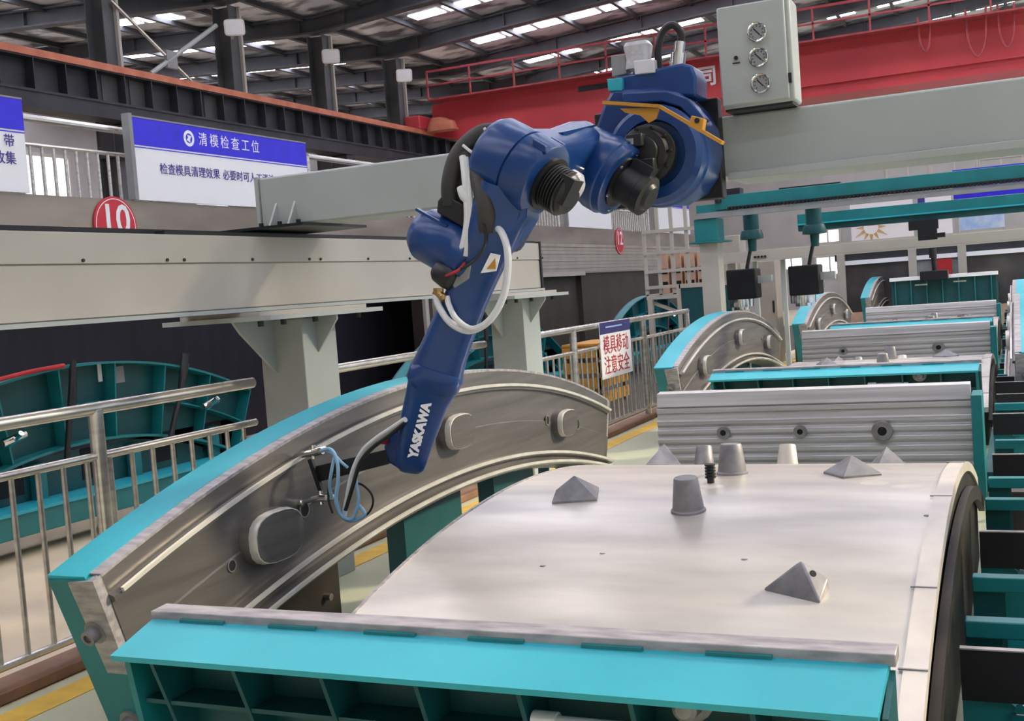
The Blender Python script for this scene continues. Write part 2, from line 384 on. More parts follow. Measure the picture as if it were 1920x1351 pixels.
platform_rail(12.2, 15.2, 'platform railing just right of the large blue-headed board')
platform_rail(16.0, 20.6, 'platform railing seen behind the robot elbow, red banner on it')
platform_rail(23.6, 26.4, 'far platform railing right of the small white board')
def board(y0, y1, z0, z1, label, head=.27):
    t = thing('notice_board', label, 'sign', (-8.02, (y0 + y1) / 2, z0), 'notice boards on the platform edge')
    build('panel', MB().bx(-8.0, -7.96, y0, y1, z0, z1), M['signwhite'], t)
    build('frame', MB().bx(-8.02, -7.93, y0 - .05, y0, z0, z1 + .03).bx(-8.02, -7.95, y0, y1, z1, z1 + .015), M['labelgrey'], t)
    build('header', MB().bx(-7.96, -7.955, y0, y1, z1 - head, z1), M['signblue'], t)
    build('stripe', MB().bx(-7.96, -7.956, y0, y1, z1 - head - .025, z1 - head - .016), M['signblue'], t)
    return t
xd, yd = V((0, 1, 0)), V((0, 0, 1))
t = board(8.94, 11.97, 2.745, 3.56, 'large blue-headed white notice board with a line of violet writing')
text('heading', '清模检查工位', .15, (-7.954, P(431, 265, X=-7.954).y, 3.425), xd, yd, M['signwhite'], t, .001, 0, sp=1.45)
text('message', '检查模具清理效果', .12, (-7.954, P(300, 318, X=-7.954).y, 3.07), xd, yd, M['inkblue'], t, .001, 0, 'LEFT')
text('message', '必要时可人工清洁', .12, (-7.954, P(418, 330, X=-7.954).y, 3.07), xd, yd, M['inkblue'], t, .001, 0, 'LEFT')
mb = MB(); n = 28
rr = [[(-7.954, 9.80 + math.cos(6.2832 * i / n) * r, 3.425 + math.sin(6.2832 * i / n) * r) for i in range(n)] for r in (.085, .052)]
mb.add(rr[0] + rr[1], [(i, (i + 1) % n, n + (i + 1) % n, n + i) for i in range(n)])
mb.add([(-7.954, 9.80 + math.cos(a) * r, 3.425 + math.sin(a) * r) for a, r in ((2.2, .045), (.6, .045), (-.6, .02), (-1.2, .048), (3.6, .045), (2.6, .015))], [(0, 1, 2, 3, 4, 5)])
build('emblem', mb, M['signwhite'], t)
t = board(4.6, 7.60, 2.745, 3.56, 'blue-headed white notice board cut by the left edge of the picture')
text('message', '带', .12, (-7.954, 7.42, 3.18), xd, yd, M['inkblue'], t, .001, 0)
text('message', '收集', .12, (-7.954, 7.36, 3.03), xd, yd, M['inkblue'], t, .001, 0)
t = board(20.7, 23.3, 2.745, 3.56, 'small far white notice board seen below the robot arm hub')
t = board(26.6, 29.6, 2.745, 3.7, 'far violet-headed notice board beside the teal gantry post', .3)
rb = build('red_banner', MB().bx(-8.06, -8.055, 17.9, 18.35, 2.8, 3.1), M['winred']); tag(rb, 'small red cloth banner on the railing behind the robot elbow', 'banner')
def disc(num, y, z, r, label):
    t = thing('number_sign', label, 'sign', (-7.97, y, z - r), 'round red station numbers')
    build('disc', MB().cyl((-7.985, y, z), (-7.97, y, z), r, n=40), M['signred'], t)
    n = 40
    mb = MB(); mb.add([(-7.968, y + math.cos(6.2832 * i / n) * q, z + math.sin(6.2832 * i / n) * q) for q in (r * .93, r * .90) for i in range(n)], [(i, (i + 1) % n, n + (i + 1) % n, n + i) for i in range(n)])
    build('ring', mb, M['signwhite'], t)
    text('numeral', num, r * 1.4, (-7.967, y, z + .05), xd, yd, M['signwhite'], t, .001, .006)
disc('10', 8.63, 2.48, .285, 'round red sign with white number 10, half hidden by the white beam')
disc('12', 23.8, 2.50, .285, 'small far round red sign with white number 12')

# ================================================================ WHITE RAIL BEAM, POSTS, GANTRY
rb = thing('rail_beam', 'long white rail beam with a bolted panel seam, running along the left side', 'beam', (-3.9, 4, 1.56))
build('body', MB().bx(-4.05, -3.765, -1.5, 9.03, 1.575, 1.95), M['white'], rb, bevel=.004)
build('side_panel', MB().bx(-3.765, -3.75, -1.5, 9.03, 1.818, 1.955), M['white'], rb, bevel=.002)
build('lower_panel', MB().bx(-3.765, -3.755, -1.5, 9.03, 1.58, 1.812), M['white'], rb, bevel=.002)
build('bottom_flange', MB().bx(-4.08, -3.72, -1.5, 9.03, 1.555, 1.575), M['grey'], rb)
build('rail', MB().bx(-3.95, -3.86, -1.5, 9.0, 1.955, 1.99).bx(-3.83, -3.77, 4.4, 9.0, 1.955, 1.975), M['black'], rb)
build('end_plate', MB().bx(-4.06, -3.74, 9.03, 9.06, 1.55, 1.97), M['black'], rb)
for u in (155, 313, 345, 473, 580, 601, 690, 768, 783, 970, 1017):
    q = P(u, 490, X=-3.75)
    build('bolt', MB().cyl((-3.752, q.y, 1.832), (-3.742, q.y, 1.832), .008, n=8), M['black'], rb)
for y, lab in ((5.32, 'white steel support post nearest the camera, at the end of the near railing'), (8.39, 'white steel support post behind the robot forearm')):
    t = thing('support_post', lab, 'post', (-3.8, y + .17, 0), 'posts under the rail beam')
    build('shaft', MB().bx(-3.95, -3.66, y, y + .34, 0, 1.5), M['grey'], t, bevel=.006)
    build('cap_plate', MB().bx(-4.2, -3.5, y - .5, y + .62, 1.505, 1.53), M['grey'], t)
    build('head_plate', MB().bx(-4.12, -3.6, y - .45, y + .6, 1.53, 1.553), M['white'], t)
    for dy in (-.45, -.25, .05, .25, .5):
        build('bolt', MB().cyl((-3.6, y + dy, 1.475), (-3.6, y + dy, 1.505), .016, n=8), M['black'], t)
    build('gusset', MB().prism([(-3.86, y, 1.505), (-3.86, y - .36, 1.505), (-3.86, y - .30, 1.44), (-3.86, y, 1.2)], (.015, 0, 0)), M['grey'], t)
    build('gusset', MB().prism([(-3.66, y + .14, 1.505), (-3.52, y + .14, 1.505), (-3.52, y + .14, 1.48), (-3.66, y + .14, 1.3)], (0, .015, 0)), M['grey'], t)
    build('gusset', MB().prism([(-3.86, y + .34, 1.505), (-3.86, y + .6, 1.505), (-3.86, y + .56, 1.44), (-3.86, y + .34, 1.25)], (.015, 0, 0)), M['grey'], t)
ga = thing('gantry_beam', 'thick pale grey gantry beam carrying the blue robot', 'beam', (-1, 5.35, 1.99))
build('box_beam', MB().bx(-3.78, 2.6, 5.2, 5.5, 2.005, 2.275), M['grey'], ga, bevel=.012)
build('lower_ledge', MB().bx(-1.2, 2.6, 5.17, 5.52, 1.985, 2.02), M['grey'], ga, bevel=.004)
build('end_plate', MB().bx(-3.80, -3.78, 5.19, 5.51, 1.995, 2.28), M['grey'], ga)
build('base_plate', MB().bx(-4.0, -3.45, 5.1, 5.75, 1.99, 2.005), M['black'], ga)
for x in (-3.68, -3.56): build('stiffener', MB().prism([(x, 5.2, 2.005), (x, 5.12, 2.005), (x, 5.2, 2.13)], (.012, 0, 0)), M['grey'], ga)
for x in (-3.74, -3.62, -3.5): build('bolt', MB().cyl((x, 5.14, 2.005), (x, 5.14, 2.025), .013, n=8), M['black'], ga)
# gauge cabinet
gc = thing('gauge_cabinet', 'pale grey control cabinet with three round gauges, standing on the gantry beam', 'cabinet', (-1.02, 5.18, 2.26))
build('cabinet_body', MB().bx(-1.18, -.865, 5.06, 5.24, 2.285, 2.725), M['grey'], gc, bevel=.012)
build('door', MB().bx(-1.176, -.885, 5.035, 5.06, 2.292, 2.72), M['grey'], gc, bevel=.008)
build('foot', MB().bx(-1.17, -.88, 5.08, 5.23, 2.275, 2.285), M['black'], gc)
for u, v in ((1419, 60), (1422, 107), (1426, 156)):
    q = P(u, v, Y=5.02)
    g = build('gauge', MB().lathe((q.x, 5.036, q.z), (0, -1, 0), [(0, .042), (.018, .042), (.02, .039), (.018, .034), (.012, .033)], 32), M['chrome'], gc, label='chrome rimmed round gauge')
    build('dial', MB().cyl((q.x, 5.03, q.z), (q.x, 5.020, q.z), .033, n=28), M['labelgrey'], g)
    mb = MB().bar((q.x - .014, 5.0185, q.z + .016), (q.x + .012, 5.0185, q.z - .013), .005, .002, (0, 1, 0))
    for i in range(9):
        th = math.radians(225 - i * 33.75); mb.bar((q.x + math.cos(th) * .022, 5.0188, q.z + math.sin(th) * .022), (q.x + math.cos(th) * .029, 5.0188, q.z + math.sin(th) * .029), .003, .002, (0, 1, 0))
    build('needle', mb, M['black'], g)
q = P(1380, 112, Y=5.03)
build('lock', MB().cyl((q.x, 5.036, q.z + .008), (q.x, 5.028, q.z + .008), .009, n=12).bx(q.x - .016, q.x + .016, 5.03, 5.036, q.z - .016, q.z - .011), M['black'], gc)
build('hinge', MB().bx(-.884, -.872, 5.045, 5.06, 2.36, 2.40), M['black'], gc)

# ================================================================ RAILINGS IN FRONT OF THE PIT
XF = -4.02
def railing(y0, y1, posts, label, stop=None):
    t = thing('guard_railing', label, 'railing', (XF, (y0 + y1) / 2, .05), 'stainless railings along the pit')
    build('top_rail', MB().cyl((XF, y0, 1.155), (XF, y1, 1.155), .03, n=14), M['inox'], t)
    build('mid_rail', MB().cyl((XF, y0, .93), (XF, y1, .93), .02, n=12), M['inox'], t)
    build('bottom_rail', MB().cyl((XF, y0, .13), (XF, y1, .13), .018, n=10), M['inox'], t)
    for p_ in posts: build('post', MB().cyl((XF, p_, .05), (XF, p_, 1.15), .036, n=14), M['inox'], t)
    y = y0 + .06
    while y < y1:
        if all(abs(y - p_) > .05 for p_ in posts): build('baluster', MB().cyl((XF, y, .13), (XF, y, .93), .0125, n=8), M['inox'], t)
        y += .147
railing(1.9, 5.31, (2.1, 4.10), 'stainless guard railing nearest the camera, left of the near support post')
railing(5.67, 8.38, (5.72, 7.55), 'stainless guard railing between the two white support posts')
railing(8.74, 14.55, (10.38, 12.62, 14.5), 'stainless guard railing right of the robot, with the warning placard')
sg = thing('warning_placard', 'white hanging placard with red writing tied to the far railing', 'sign', (XF + .05, 11.5, .6))
build('sheet', MB().bx(XF + .04, XF + .048, 11.02, 12.0, .60, 1.18), M['signwhite'], sg)
build('banner', MB().bx(XF + .048, XF + .05, 11.02, 12.0, 1.06, 1.18), M['navy'], sg)
text('message', '模具移动', .205, (XF + .051, 11.5, .93), xd, yd, M['inkred'], sg, .001, 0)
text('message', '注意安全', .205, (XF + .051, 11.5, .72), xd, yd, M['inkred'], sg, .001, 0)
mb = MB(); mb.bx(XF + .05, XF + .051, 11.2, 11.72, 1.12, 1.135)
build('small_print', mb, M['skyprint'], sg)
# ================================================================ SEGMENT MOULDS
YC = 4.35
RD = 5.2; ZD = .757                       # drum radius, crown height
def dz(y): return ZD - RD + math.sqrt(RD * RD - (y - YC) ** 2)
def dn(y): return V((0, (y - YC) / RD, math.sqrt(1 - ((y - YC) / RD) ** 2)))
def drum_hit(u, v):                       # where the sight line of a photo point meets the drum
    r = MW @ V(((u - 960) / FOC, (v - 675.5) / FOC, 1)); t = 1.0
    while t < 12:
        p = CAM + r * t
        if p.z < dz(min(max(p.y, -2), 12)): return p
        t += .004
    return None
RO, ZT = 7.6, 1.16                        # side form: outer radius, crown height
YF = 5.17
A1 = math.asin(2.44 / RO)
def fpt(x, r, th): return V((x, YF + r * math.sin(th), ZT - RO + r * math.cos(th)))
def sweep(prof, a0, a1, n=40, rin=None):  # profile (x, drop below the outer arc) swept round the arc; the drop shrinks slightly to the ends
    rs = []
    for k in range(n + 1):
        th = a0 + (a1 - a0) * k / n
        rs.append([fpt(x, RO - d * (1 - .12 * (th / A1) ** 2), th) for x, d in prof])
    return MB().rings(rs)
def side_form(root, X0, s):
    """curved end form whose steel face looks to s*X"""
    fm = build('side_form', sweep([(X0 - s * .10, .012), (X0, .0), (X0, .085), (X0 + s * .022, .095), (X0 + s * .022, .115), (X0 + s * .004, .12), (X0 + s * .004, .30), (X0 + s * .012, .305),
        (X0 + s * .012, .49), (X0 + s * .055, .50), (X0 + s * .055, .515), (X0 + s * .035, .525), (X0 + s * .035, .545), (X0 + s * .085, .555), (X0 + s * .085, .575), (X0 - s * .04, .60), (X0 - s * .10, .60)], -A1, A1), M['steel'], root, label='bare brown-grey steel face')
    build('step_ridge', sweep([(X0 + s * .021, .082), (X0 + s * .034, .082), (X0 + s * .034, .098), (X0 + s * .021, .102)], -A1 * .985, A1), M['steellit'], fm)
    build('step_ridge', sweep([(X0 + s * .054, .488), (X0 + s * .068, .488), (X0 + s * .068, .504), (X0 + s * .054, .512)], -A1, A1), M['steellit'], fm)
    build('step_ridge', sweep([(X0 + s * .084, .545), (X0 + s * .098, .545), (X0 + s * .098, .56), (X0 + s * .084, .57)], -A1, A1), M['steellit'], fm)
    build('top_flange', sweep([(X0 - s * .205, -.004), (X0 - s * .045, -.004), (X0 - s * .045, .018), (X0 - s * .205, .018)], -A1 - .003, A1 + .003), M['cyan'], fm, label='bright teal top flange')
    build('flange_edge', sweep([(X0 - s * .046, -.003), (X0 + s * .001, -.001), (X0 + s * .001, .012), (X0 - s * .046, .018)], -A1, A1), M['edge'], fm)
    # back ribs and end plates
    for th in (-A1, A1):
        pts = [fpt(X0 - s * .20, RO - .01, th), fpt(X0 - s * .012, RO - .004, th), fpt(X0 - s * .012, RO - .6, th), fpt(X0 - s * .012, RO - 1.02, th), fpt(X0 - s * .17, RO - .95, th)]
        sg_ = 1 if th > 0 else -1
        nv = V((0, math.cos(th), -math.sin(th))) * (.03 * sg_)
        e = build('end_plate', MB().prism(pts, nv), M['teal'], fm)
        e2 = build('end_block', MB().prism([fpt(X0 - s * .11, RO - .012, th), fpt(X0 + s * .0, RO - .002, th), fpt(X0 + s * .0, RO - .36, th), fpt(X0 - s * .09, RO - .36, th)], nv * 1.25), M['edge'], fm)
        for d in (.20, .56):
            q = fpt(X0 - s * .075, RO - d, th)
            build('bolt', MB().lathe(q, nv, [(0, .042), (.039, .042), (.04, .026), (.075, .026), (.076, .015), (.066, .014), (.066, .001)], 20), M['cast'], fm)
    for k in range(9):
        th = -A1 + 2 * A1 * (k + .5) / 9
        pts = [fpt(X0 - s * .20, RO - .02, th), fpt(X0 - s * .10, RO - .02, th), fpt(X0 - s * .10, RO - .62, th), fpt(X0 - s * .17, RO - .62, th)]
        build('rib', MB().prism(pts, (0, .012, 0)), M['tealshade'], fm)
    # bosses and holes on the face
    return fm
def boss(fm, c, s, ry, rz, dpt):
    n = 24; secs = []
    for d, k in ((0, 1.04), (dpt * .8, 1.0), (dpt, .95)):
        secs.append((c + V((s * d, 0, 0)), V((0, ry * k, 0)), V((0, 0, rz * k))))
    build('boss_bevel', MB().loft([(c + V((s * d, 0, 0)), V((0, ry * k, 0)), V((0, 0, rz * k))) for d, k in ((dpt * .55, 1.022), (dpt * .6, 1.03), (dpt * .95, .985), (dpt * .97, .95))], 20, 2.8), M['steellit'], fm)
    build('boss', MB().loft(secs, 20, 2.8), M['steel'], fm, label='grey rounded boss')
def hole(fm, c, s, r):
    build('hole_ring', MB().lathe(c, (s, 0, 0), [(0, r * 1.25), (.004, r * 1.2), (.004, r), (-.0005, r * .98)], 20), M['cast'], fm)
    build('hole', MB().cyl(c + V((s * .001, 0, 0)), c + V((s * .003, 0, 0)), r * .98, n=20), M['blackmatte'], fm)

mo = thing('segment_mould', 'nearest tunnel segment mould, teal, pale curved deck with cone sockets, sprayed by the blue robot', 'mould', (-1.2, 5.2, 0), 'row of teal segment moulds')
XL, XR = -1.97, -.258
Y0, Y1 = 2.62, 6.1
# skin
n = 48; top = [V((0, Y0 + (Y1 - Y0) * i / n, dz(Y0 + (Y1 - Y0) * i / n))) for i in range(n + 1)]
def skin(x0, x1, dtop=0.0, th=.03):
    rs = [[V((x0, p.y, p.z + dtop)), V((x1, p.y, p.z + dtop)), V((x1, p.y, p.z - th)), V((x0, p.y, p.z - th))] for p in top]
    return MB().rings(rs)
sk = build('curved_deck', skin(XL, XR - .055), M['alu'], mo, label='pale milled metal deck')
rim = build('deck_rim', skin(XR - .058, XR, .006, .035), M['alurim'], mo)
for y in (2.9, 3.3, 4.1, 5.0): build('seam', MB().obx((XR - .035, y, dz(y) + .006), V((.035, 0, 0)), V((0, .004, 0)), V((0, 0, .002))), M['cast'], rim)
build('edge_strip', skin(XL - .008, XL + .004, .003, .03), M['edge'], sk)
# side webs below the deck
for x, nm in ((XR - .01, 'right'), (XL + .16, 'left')):
    pts = [V((x, p.y, p.z - .035)) for p in top[::2]] + [V((x, Y1, .06)), V((x, Y0, .06))]
    build('web_plate', MB().prism(pts, (-.02, 0, 0)), M['steeldark'] if nm == 'right' else M['tealshade'], mo)
pts = [V((XR - .004, p.y, p.z - .10)) for p in top[::2]] + [V((XR - .004, p.y, p.z - .16)) for p in reversed(top[::2])]
build('web_band', MB().prism(pts, (.028, 0, 0)), M['steeldark'], mo)
for y in (3.1, 3.9, 4.7, 5.6): build('cross_beam', MB().bx(XL + .1, XR - .05, y - .06, y + .06, .02, .34), M['tealshade'], mo, bevel=.006)
for x in (-1.85, -1.15, -.5): build('skid_beam', MB().bx(x - .07, x + .07, 2.65, 7.7, 0, .16), M['tealshade'], mo, bevel=.006)
# legs under the left form
for y0_, y1_, m_ in ((2.9, 4.13, 'steeldark'), (4.72, 5.33, 'tealshade'), (5.74, 6.3, 'tealshade'), (6.9, 7.4, 'tealshade')):
    build('form_leg', MB().bx(-2.86, -2.76, y0_, y1_, 0, .62 if m_ != 'steeldark' else .46), M[m_], mo)
q = P(612, 1118, X=-2.755)
build('bolt', MB().cyl((-2.76, q.y, q.z), (-2.73, q.y, q.z), .016, n=8), M['steel'], mo)
lf = side_form(mo, -2.72, 1)
for (u, v), (ry, rz) in zip(((520, 1003), (863, 808), (1064, 792)), ((.165, .098), (.15, .088), (.14, .082))):
    q = P(u, v, X=-2.66); boss(lf, V((-2.715, q.y, q.z)), 1, ry * .95, rz, .075)
for u, v, r in ((435, 1060, .020), (571, 955, .028), (881, 796, .030), (1027, 788, .026), (1083, 795, .03)):
    q = P(u, v, X=-2.705); hole(lf, V((-2.707, q.y, q.z)), 1, r)
# right form, swung open and lower
rf = side_form(mo, -.06, -1)
RFN = rf.name
for y, z in ((3.9, .78), (5.2, .86), (6.6, .76)): boss(rf, V((-.065, y, z)), -1, .15, .09, .07)
# ---- front door
fd = build('front_door', MB().bx(-2.30, -.31, 2.50, 2.56, .05, .725), M['tealshade'], mo, label='teal front gate with a worn steel lip')
build('steel_lip', MB().prism([(-2.305, 2.488, .728), (-2.305, 2.555, .732), (-2.305, 2.555, .70), (-2.305, 2.488, .70)], (2.02, 0, 0)), M['edge'], fd, bevel=.003)
fl = build('sloping_flange', MB().prism([(-2.305, 2.492, .712), (-2.33, 2.335, .648), (-2.33, 2.335, .632), (-2.305, 2.492, .694)], (0, 0, 0)), M['cyan'], fd) if False else None
mb = MB(); a, b_, c_, d_ = V((-2.30, 2.49, .706)), V((-.30, 2.49, .706)), V((-.305, 2.315, .655)), V((-2.30, 2.315, .655))
dn_ = V((0, .004, -.016))
mb.add([a, b_, c_, d_, a + dn_, b_ + dn_, c_ + dn_, d_ + dn_], [(0, 1, 2, 3), (7, 6, 5, 4), (0, 4, 5, 1), (1, 5, 6, 2), (2, 6, 7, 3), (3, 7, 4, 0)])
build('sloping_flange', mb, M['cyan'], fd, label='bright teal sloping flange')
for i in range(6):
    x = -2.12 + i * .30
    build('weld_tab', MB().obx((x, 2.484, .708), V((.075, 0, 0)), V((0, .006, .001)), V((0, 0, .004))), M['teal'], fd)
for i in range(8):
    x = -2.19 + i * .27
    build('rib', MB().prism([(x, 2.335, .645), (x, 2.50, .69), (x, 2.50, .23)], (.012, 0, 0)), M['tealshade'], fd)
build('stiffener', MB().bx(-2.265, -.33, 2.395, 2.50, .50, .512), M['tealshade'], fd)
build('side_plate', MB().prism([(-.325, 2.33, .648), (-.325, 2.56, .70), (-.325, 2.56, .02), (-.325, 2.46, .02)], (.02, 0, 0)), M['teal'], fd)
build('side_plate', MB().prism([(-2.29, 2.35, .645), (-2.29, 2.50, .69), (-2.29, 2.50, .05), (-2.29, 2.46, .05)], (.02, 0, 0)), M['teal'], fd)
q = P(1030, 1338, Y=2.38); q2 = P(1290, 1348, Y=2.38)
build('cylinder_rod', MB().cyl((q.x, 2.38, q.z - .02), (q2.x - .08, 2.38, q.z - .02), .018, n=14).cyl((q.x - .04, 2.38, q.z - .02), (q.x + .02, 2.38, q.z - .02), .026, n=14), M['hose'], fd)
q = P(1283, 1330, Y=2.36)
build('knob', MB().lathe((q.x, 2.44, q.z), (0, -1, 0), [(0, .05), (.02, .05), (.03, .032), (.08, .028), (.09, .018)], 20), M['cast'], fd)
build('bracket', MB().bx(-1.52, -1.30, 2.36, 2.44, .30, .395), M['teal'], fd, bevel=.006)
# ---- rear door with ribbed face
DR = V((0, .06, 0))
mb = MB(); prof = []
zz = .10
prof = [(7.80, .08)]
for i in range(7):
    z = .14 + i * .063
    prof += [(7.80 + .004 * i, z), (7.785 + .004 * i, z + .02), (7.785 + .004 * i, z + .043), (7.80 + .004 * i, z + .055)]
prof += [(7.83, .615), (7.815, .62), (7.815, .648), (7.85, .652), (7.85, .66), (7.83, .663), (7.85, .755), (7.93, .765), (7.93, .08)]
mb.prism([(-2.43, y, z) for y, z in prof], (2.08, 0, 0))
rd = build('rear_door', mb, M['rib'], mo, label='ribbed grey steel plate of the rear gate', ang=20)
for u, v, r in ((1356, 811, .021), (1500, 809, .020), (1654, 808, .030)):
    q = P(u, v, Y=7.79)
    build('hole_ring', MB().lathe((q.x, 7.80, q.z), (0, -1, 0), [(0, r * 2.3), (.018, r * 2.1), (.018, r), (.002, r * .95)], 24), M['cast'], rd)
    build('hole', MB().cyl((q.x, 7.79, q.z), (q.x, 7.784, q.z), r * .97, n=20), M['blackmatte'], rd)
build('end_post', MB().bx(-.345, -.28, 7.70, 8.0, .03, .70), M['teal'], rd, bevel=.005)
build('end_post', MB().bx(-.30, -.22, 8.0, 10.05, .03, .16), M['tealshade'], rd)
for i in range(6): build('rib', MB().bx(-2.3 + i * .36, -2.285 + i * .36, 7.93, 8.1, .05, .74), M['teal'], rd)
# ---- sockets on the deck
def cone(u, v, r0, r1, h, m='cast', tilt=None):
    p = drum_hit(u, v); p.z -= .002
    nrm = dn(p.y)
    build('cone_socket', MB().lathe(p, nrm, [(0, r0 * 1.12), (.010, r0 * 1.10), (.014, r0), (h * .96, r1), (h, r1 * .93), (h, r1 * .3)], 28), M[m], mo, label='grey cone socket')
cone(1291, 958, .056, .043, .125)
cone(1373, 888, .058, .044, .125)
def pyramid(p, sx, sy, h, rot=0.0, ridge=.1):
    nrm = dn(p.y); fx = V((math.cos(rot), math.sin(rot), 0)); fx = (fx - nrm * fx.dot(nrm)).normalized(); fy = nrm.cross(fx)
    p = p - nrm * .004
    secs = []
    mb = MB()
    base = [p + fx * sx * i + fy * sy * j for i, j in ((-1, -1), (1, -1), (1, 1), (-1, 1))]
    low = [q + nrm * .012 for q in base]
    apex = [p + nrm * h + fx * sx * i * ridge + fy * sy * j * ridge for i, j in ((-1, -1), (1, -1), (1, 1), (-1, 1))]
    mb.rings([base, low, apex])
    o = build('pyramid_socket', mb, M['cast'], mo, bevel=.006, label='grey pyramid shaped socket')
    return p, fx, fy, nrm
def hull(name, pts, m, parent, bevel=0, label=None):
    bm = bmesh.new(); vs = [bm.verts.new(p) for p in pts]; bmesh.ops.convex_hull(bm, input=vs)
    bm.verts.index_update(); mb = MB(); mb.add([v.co.copy() for v in bm.verts], [tuple(v.index for v in f.verts) for f in bm.faces]); bm.free()
    return build(name, mb, m, parent, bevel, label=label)
A_, B_, C_, K_ = [drum_hit(*q) for q in ((1430, 1106), (1537, 1132), (1556, 1102), (1482, 1076))]
c2 = P(1553, 1084, Y=C_.y - .01); ap = P(1503, 1051, Y=B_.y + .075); ap2 = P(1494, 1056, Y=B_.y + .085)
dn0 = V((0, 0, -.01))
py = hull('pyramid_socket', [A_ + dn0, B_ + dn0, C_ + dn0, K_ + dn0, A_ + V((.004, 0, .006)), B_ + V((0, 0, .008)), c2, ap, ap2], M['cast'], mo, .005, 'grey wedge shaped socket with a bolt hole')
fn_ = (c2 - ap).cross(B_ - ap).normalized()
if fn_.dot(CAM - ap) < 0: fn_ = -fn_
e_ = ap * .52 + c2 * .30 + B_ * .18
build('hole', MB().cyl(e_ - fn_ * .002, e_ + fn_ * .003, .010, n=14), M['blackmatte'], py)
pyramid(drum_hit(1080, 930), .085, .10, .085, .3, .02)
pyramid(drum_hit(1598, 889), .08, .085, .078, .6, .04)
def on_drum(x, y): return V((x, y, dz(y)))
pyramid(on_drum(P(1243, 848, Y=5.6).x, 5.6), .09, .10, .125, .3, .03)
pyramid(on_drum(P(1662, 850, Y=5.72).x, 5.72), .075, .08, .11, .5, .03)
for x, y in ((P(1318, 850, Y=5.72).x, 5.72), (P(1475, 848, Y=5.72).x, 5.72)):
    p = on_drum(x, y); build('cone_socket', MB().lathe(p, dn(y), [(0, .055), (.012, .054), (.12, .04), (.125, .036), (.125, .01)], 24), M['cast'] if x < -1.28 else M['alurim'], mo)  # right cone gets a paler material to draw the light on it
p = drum_hit(1333, 905)
mb = MB(); mb.cyl(p, p + V((0, 0, .075)), .014, n=12)
for i in range(5): mb.cyl(p + V((0, 0, .02 + i * .012)), p + V((0, 0, .027 + i * .012)), .021, n=14)
build('threaded_stud', mb, M['black'], mo, label='black threaded stud')
for u, v in ((1332, 912), (1640, 905), (1700, 912)):
    p = drum_hit(u, v); build('weld_patch', MB().ball(p, .05, 12, 6, (1.1, .9, .06)), M['alurim'], mo)
for u, v in ((1738, 966), (1396, 1048), (1018, 1060), (1130, 1037)):
    p = drum_hit(u, v); build('bolt_hole', MB().cyl(p, p + V((0, 0, .0015)), .010, n=12), M['cast'], mo)
# ---- ribs standing off the right side
for y, hgt, kind in ((2.62, .52, 'a'), (3.24, .505, 'a'), (3.52, .50, 'b'), (4.02, .50, 'b'), (4.70, .50, 'a'), (5.4, .49, 'b'), (5.93, .49, 'b'), (6.7, .48, 'a'), (7.3, .47, 'b'), (8.3, .5, 'a'), (8.9, .5, 'b'), (9.5, .5, 'a')):
    x0 = -.205 if y < 7.8 else -.24
    if kind == 'a':
        r_ = build('outrigger_rib', MB().bx(x0, -.065 + (.0 if y < 8 else .0), y, y + .02, .02, hgt).bx(-.065, .75, y, y + .02, .02, hgt - .06) if False else MB().bx(x0, .75, y, y + .02, hgt - .14, hgt), M['blackmatte'], mo, label='black rib with a bare top edge')
        build('rib_edge', MB().bx(x0, .75, y - .002, y + .022, hgt, hgt + .004), M['edge'], r_)
        build('gusset', MB().prism([(x0, y + .015, hgt - .1), (x0 + .06, y + .015, hgt - .1), (x0 + .14, y + .015, hgt - .16), (.7, y + .015, hgt - .18), (.7, y + .015, .02), (x0, y + .015, .02)], (0, .01, 0)), M['teal'], r_)
        build('clip', MB().bx(x0 + .12, x0 + .17, y + .0, y + .014, hgt - .20, hgt - .17).cyl((x0 + .145, y + .004, hgt - .16), (x0 + .145, y + .012, hgt - .16), .016, n=12), M['chrome'], r_)
    else:
        r_ = build('outrigger_bar', MB().bx(x0, .75, y, y + .06, hgt - .05, hgt), M['teal'], mo, bevel=.004)
        build('web', MB().bx(x0, x0 + .10, y + .02, y + .03, .02, hgt - .05), M['tealshade'], r_)
build('outrigger_beam', MB().bx(-.12, -.06, 2.65, 10.0, .02, .10), M['teal'], mo)
build('outrigger_box', MB().bx(-.16, -.03, 6.05, 6.35, .10, .40), M['brownwall'], mo)
build('outrigger_box', MB().bx(-.15, -.03, 5.1, 5.3, .12, .36), M['brownwall'], mo)
labels = ['second segment mould, its light teal gate just behind the ribbed plate of the nearest', 'third segment mould from the camera, small and pale']
for i in (1, 2):
    c = dup(mo); c.location.y += 7.6 * i; c['label'] = labels[i - 1]
    for ch in c.children:
        k_ = ch.name.split('.')[0]
        if k_ in ('curved_deck', 'deck_rim', 'web_plate', 'web_band', 'cone_socket', 'pyramid_socket', 'threaded_stud', 'weld_patch', 'bolt_hole', 'hole'): ch.location.z -= .15
        if k_ in ('cross_beam',): ch.scale.z = .6
        if k_ == 'side_form' and ch.name != RFN and ch.data == lf.data: ch.location.x += .07
    c.scale.x = (1.11, 1.12)[i - 1]; c.location.x = (-1.37, -1.46)[i - 1]
rf.location.x += .95          # the nearest mould's right form is swung wide open
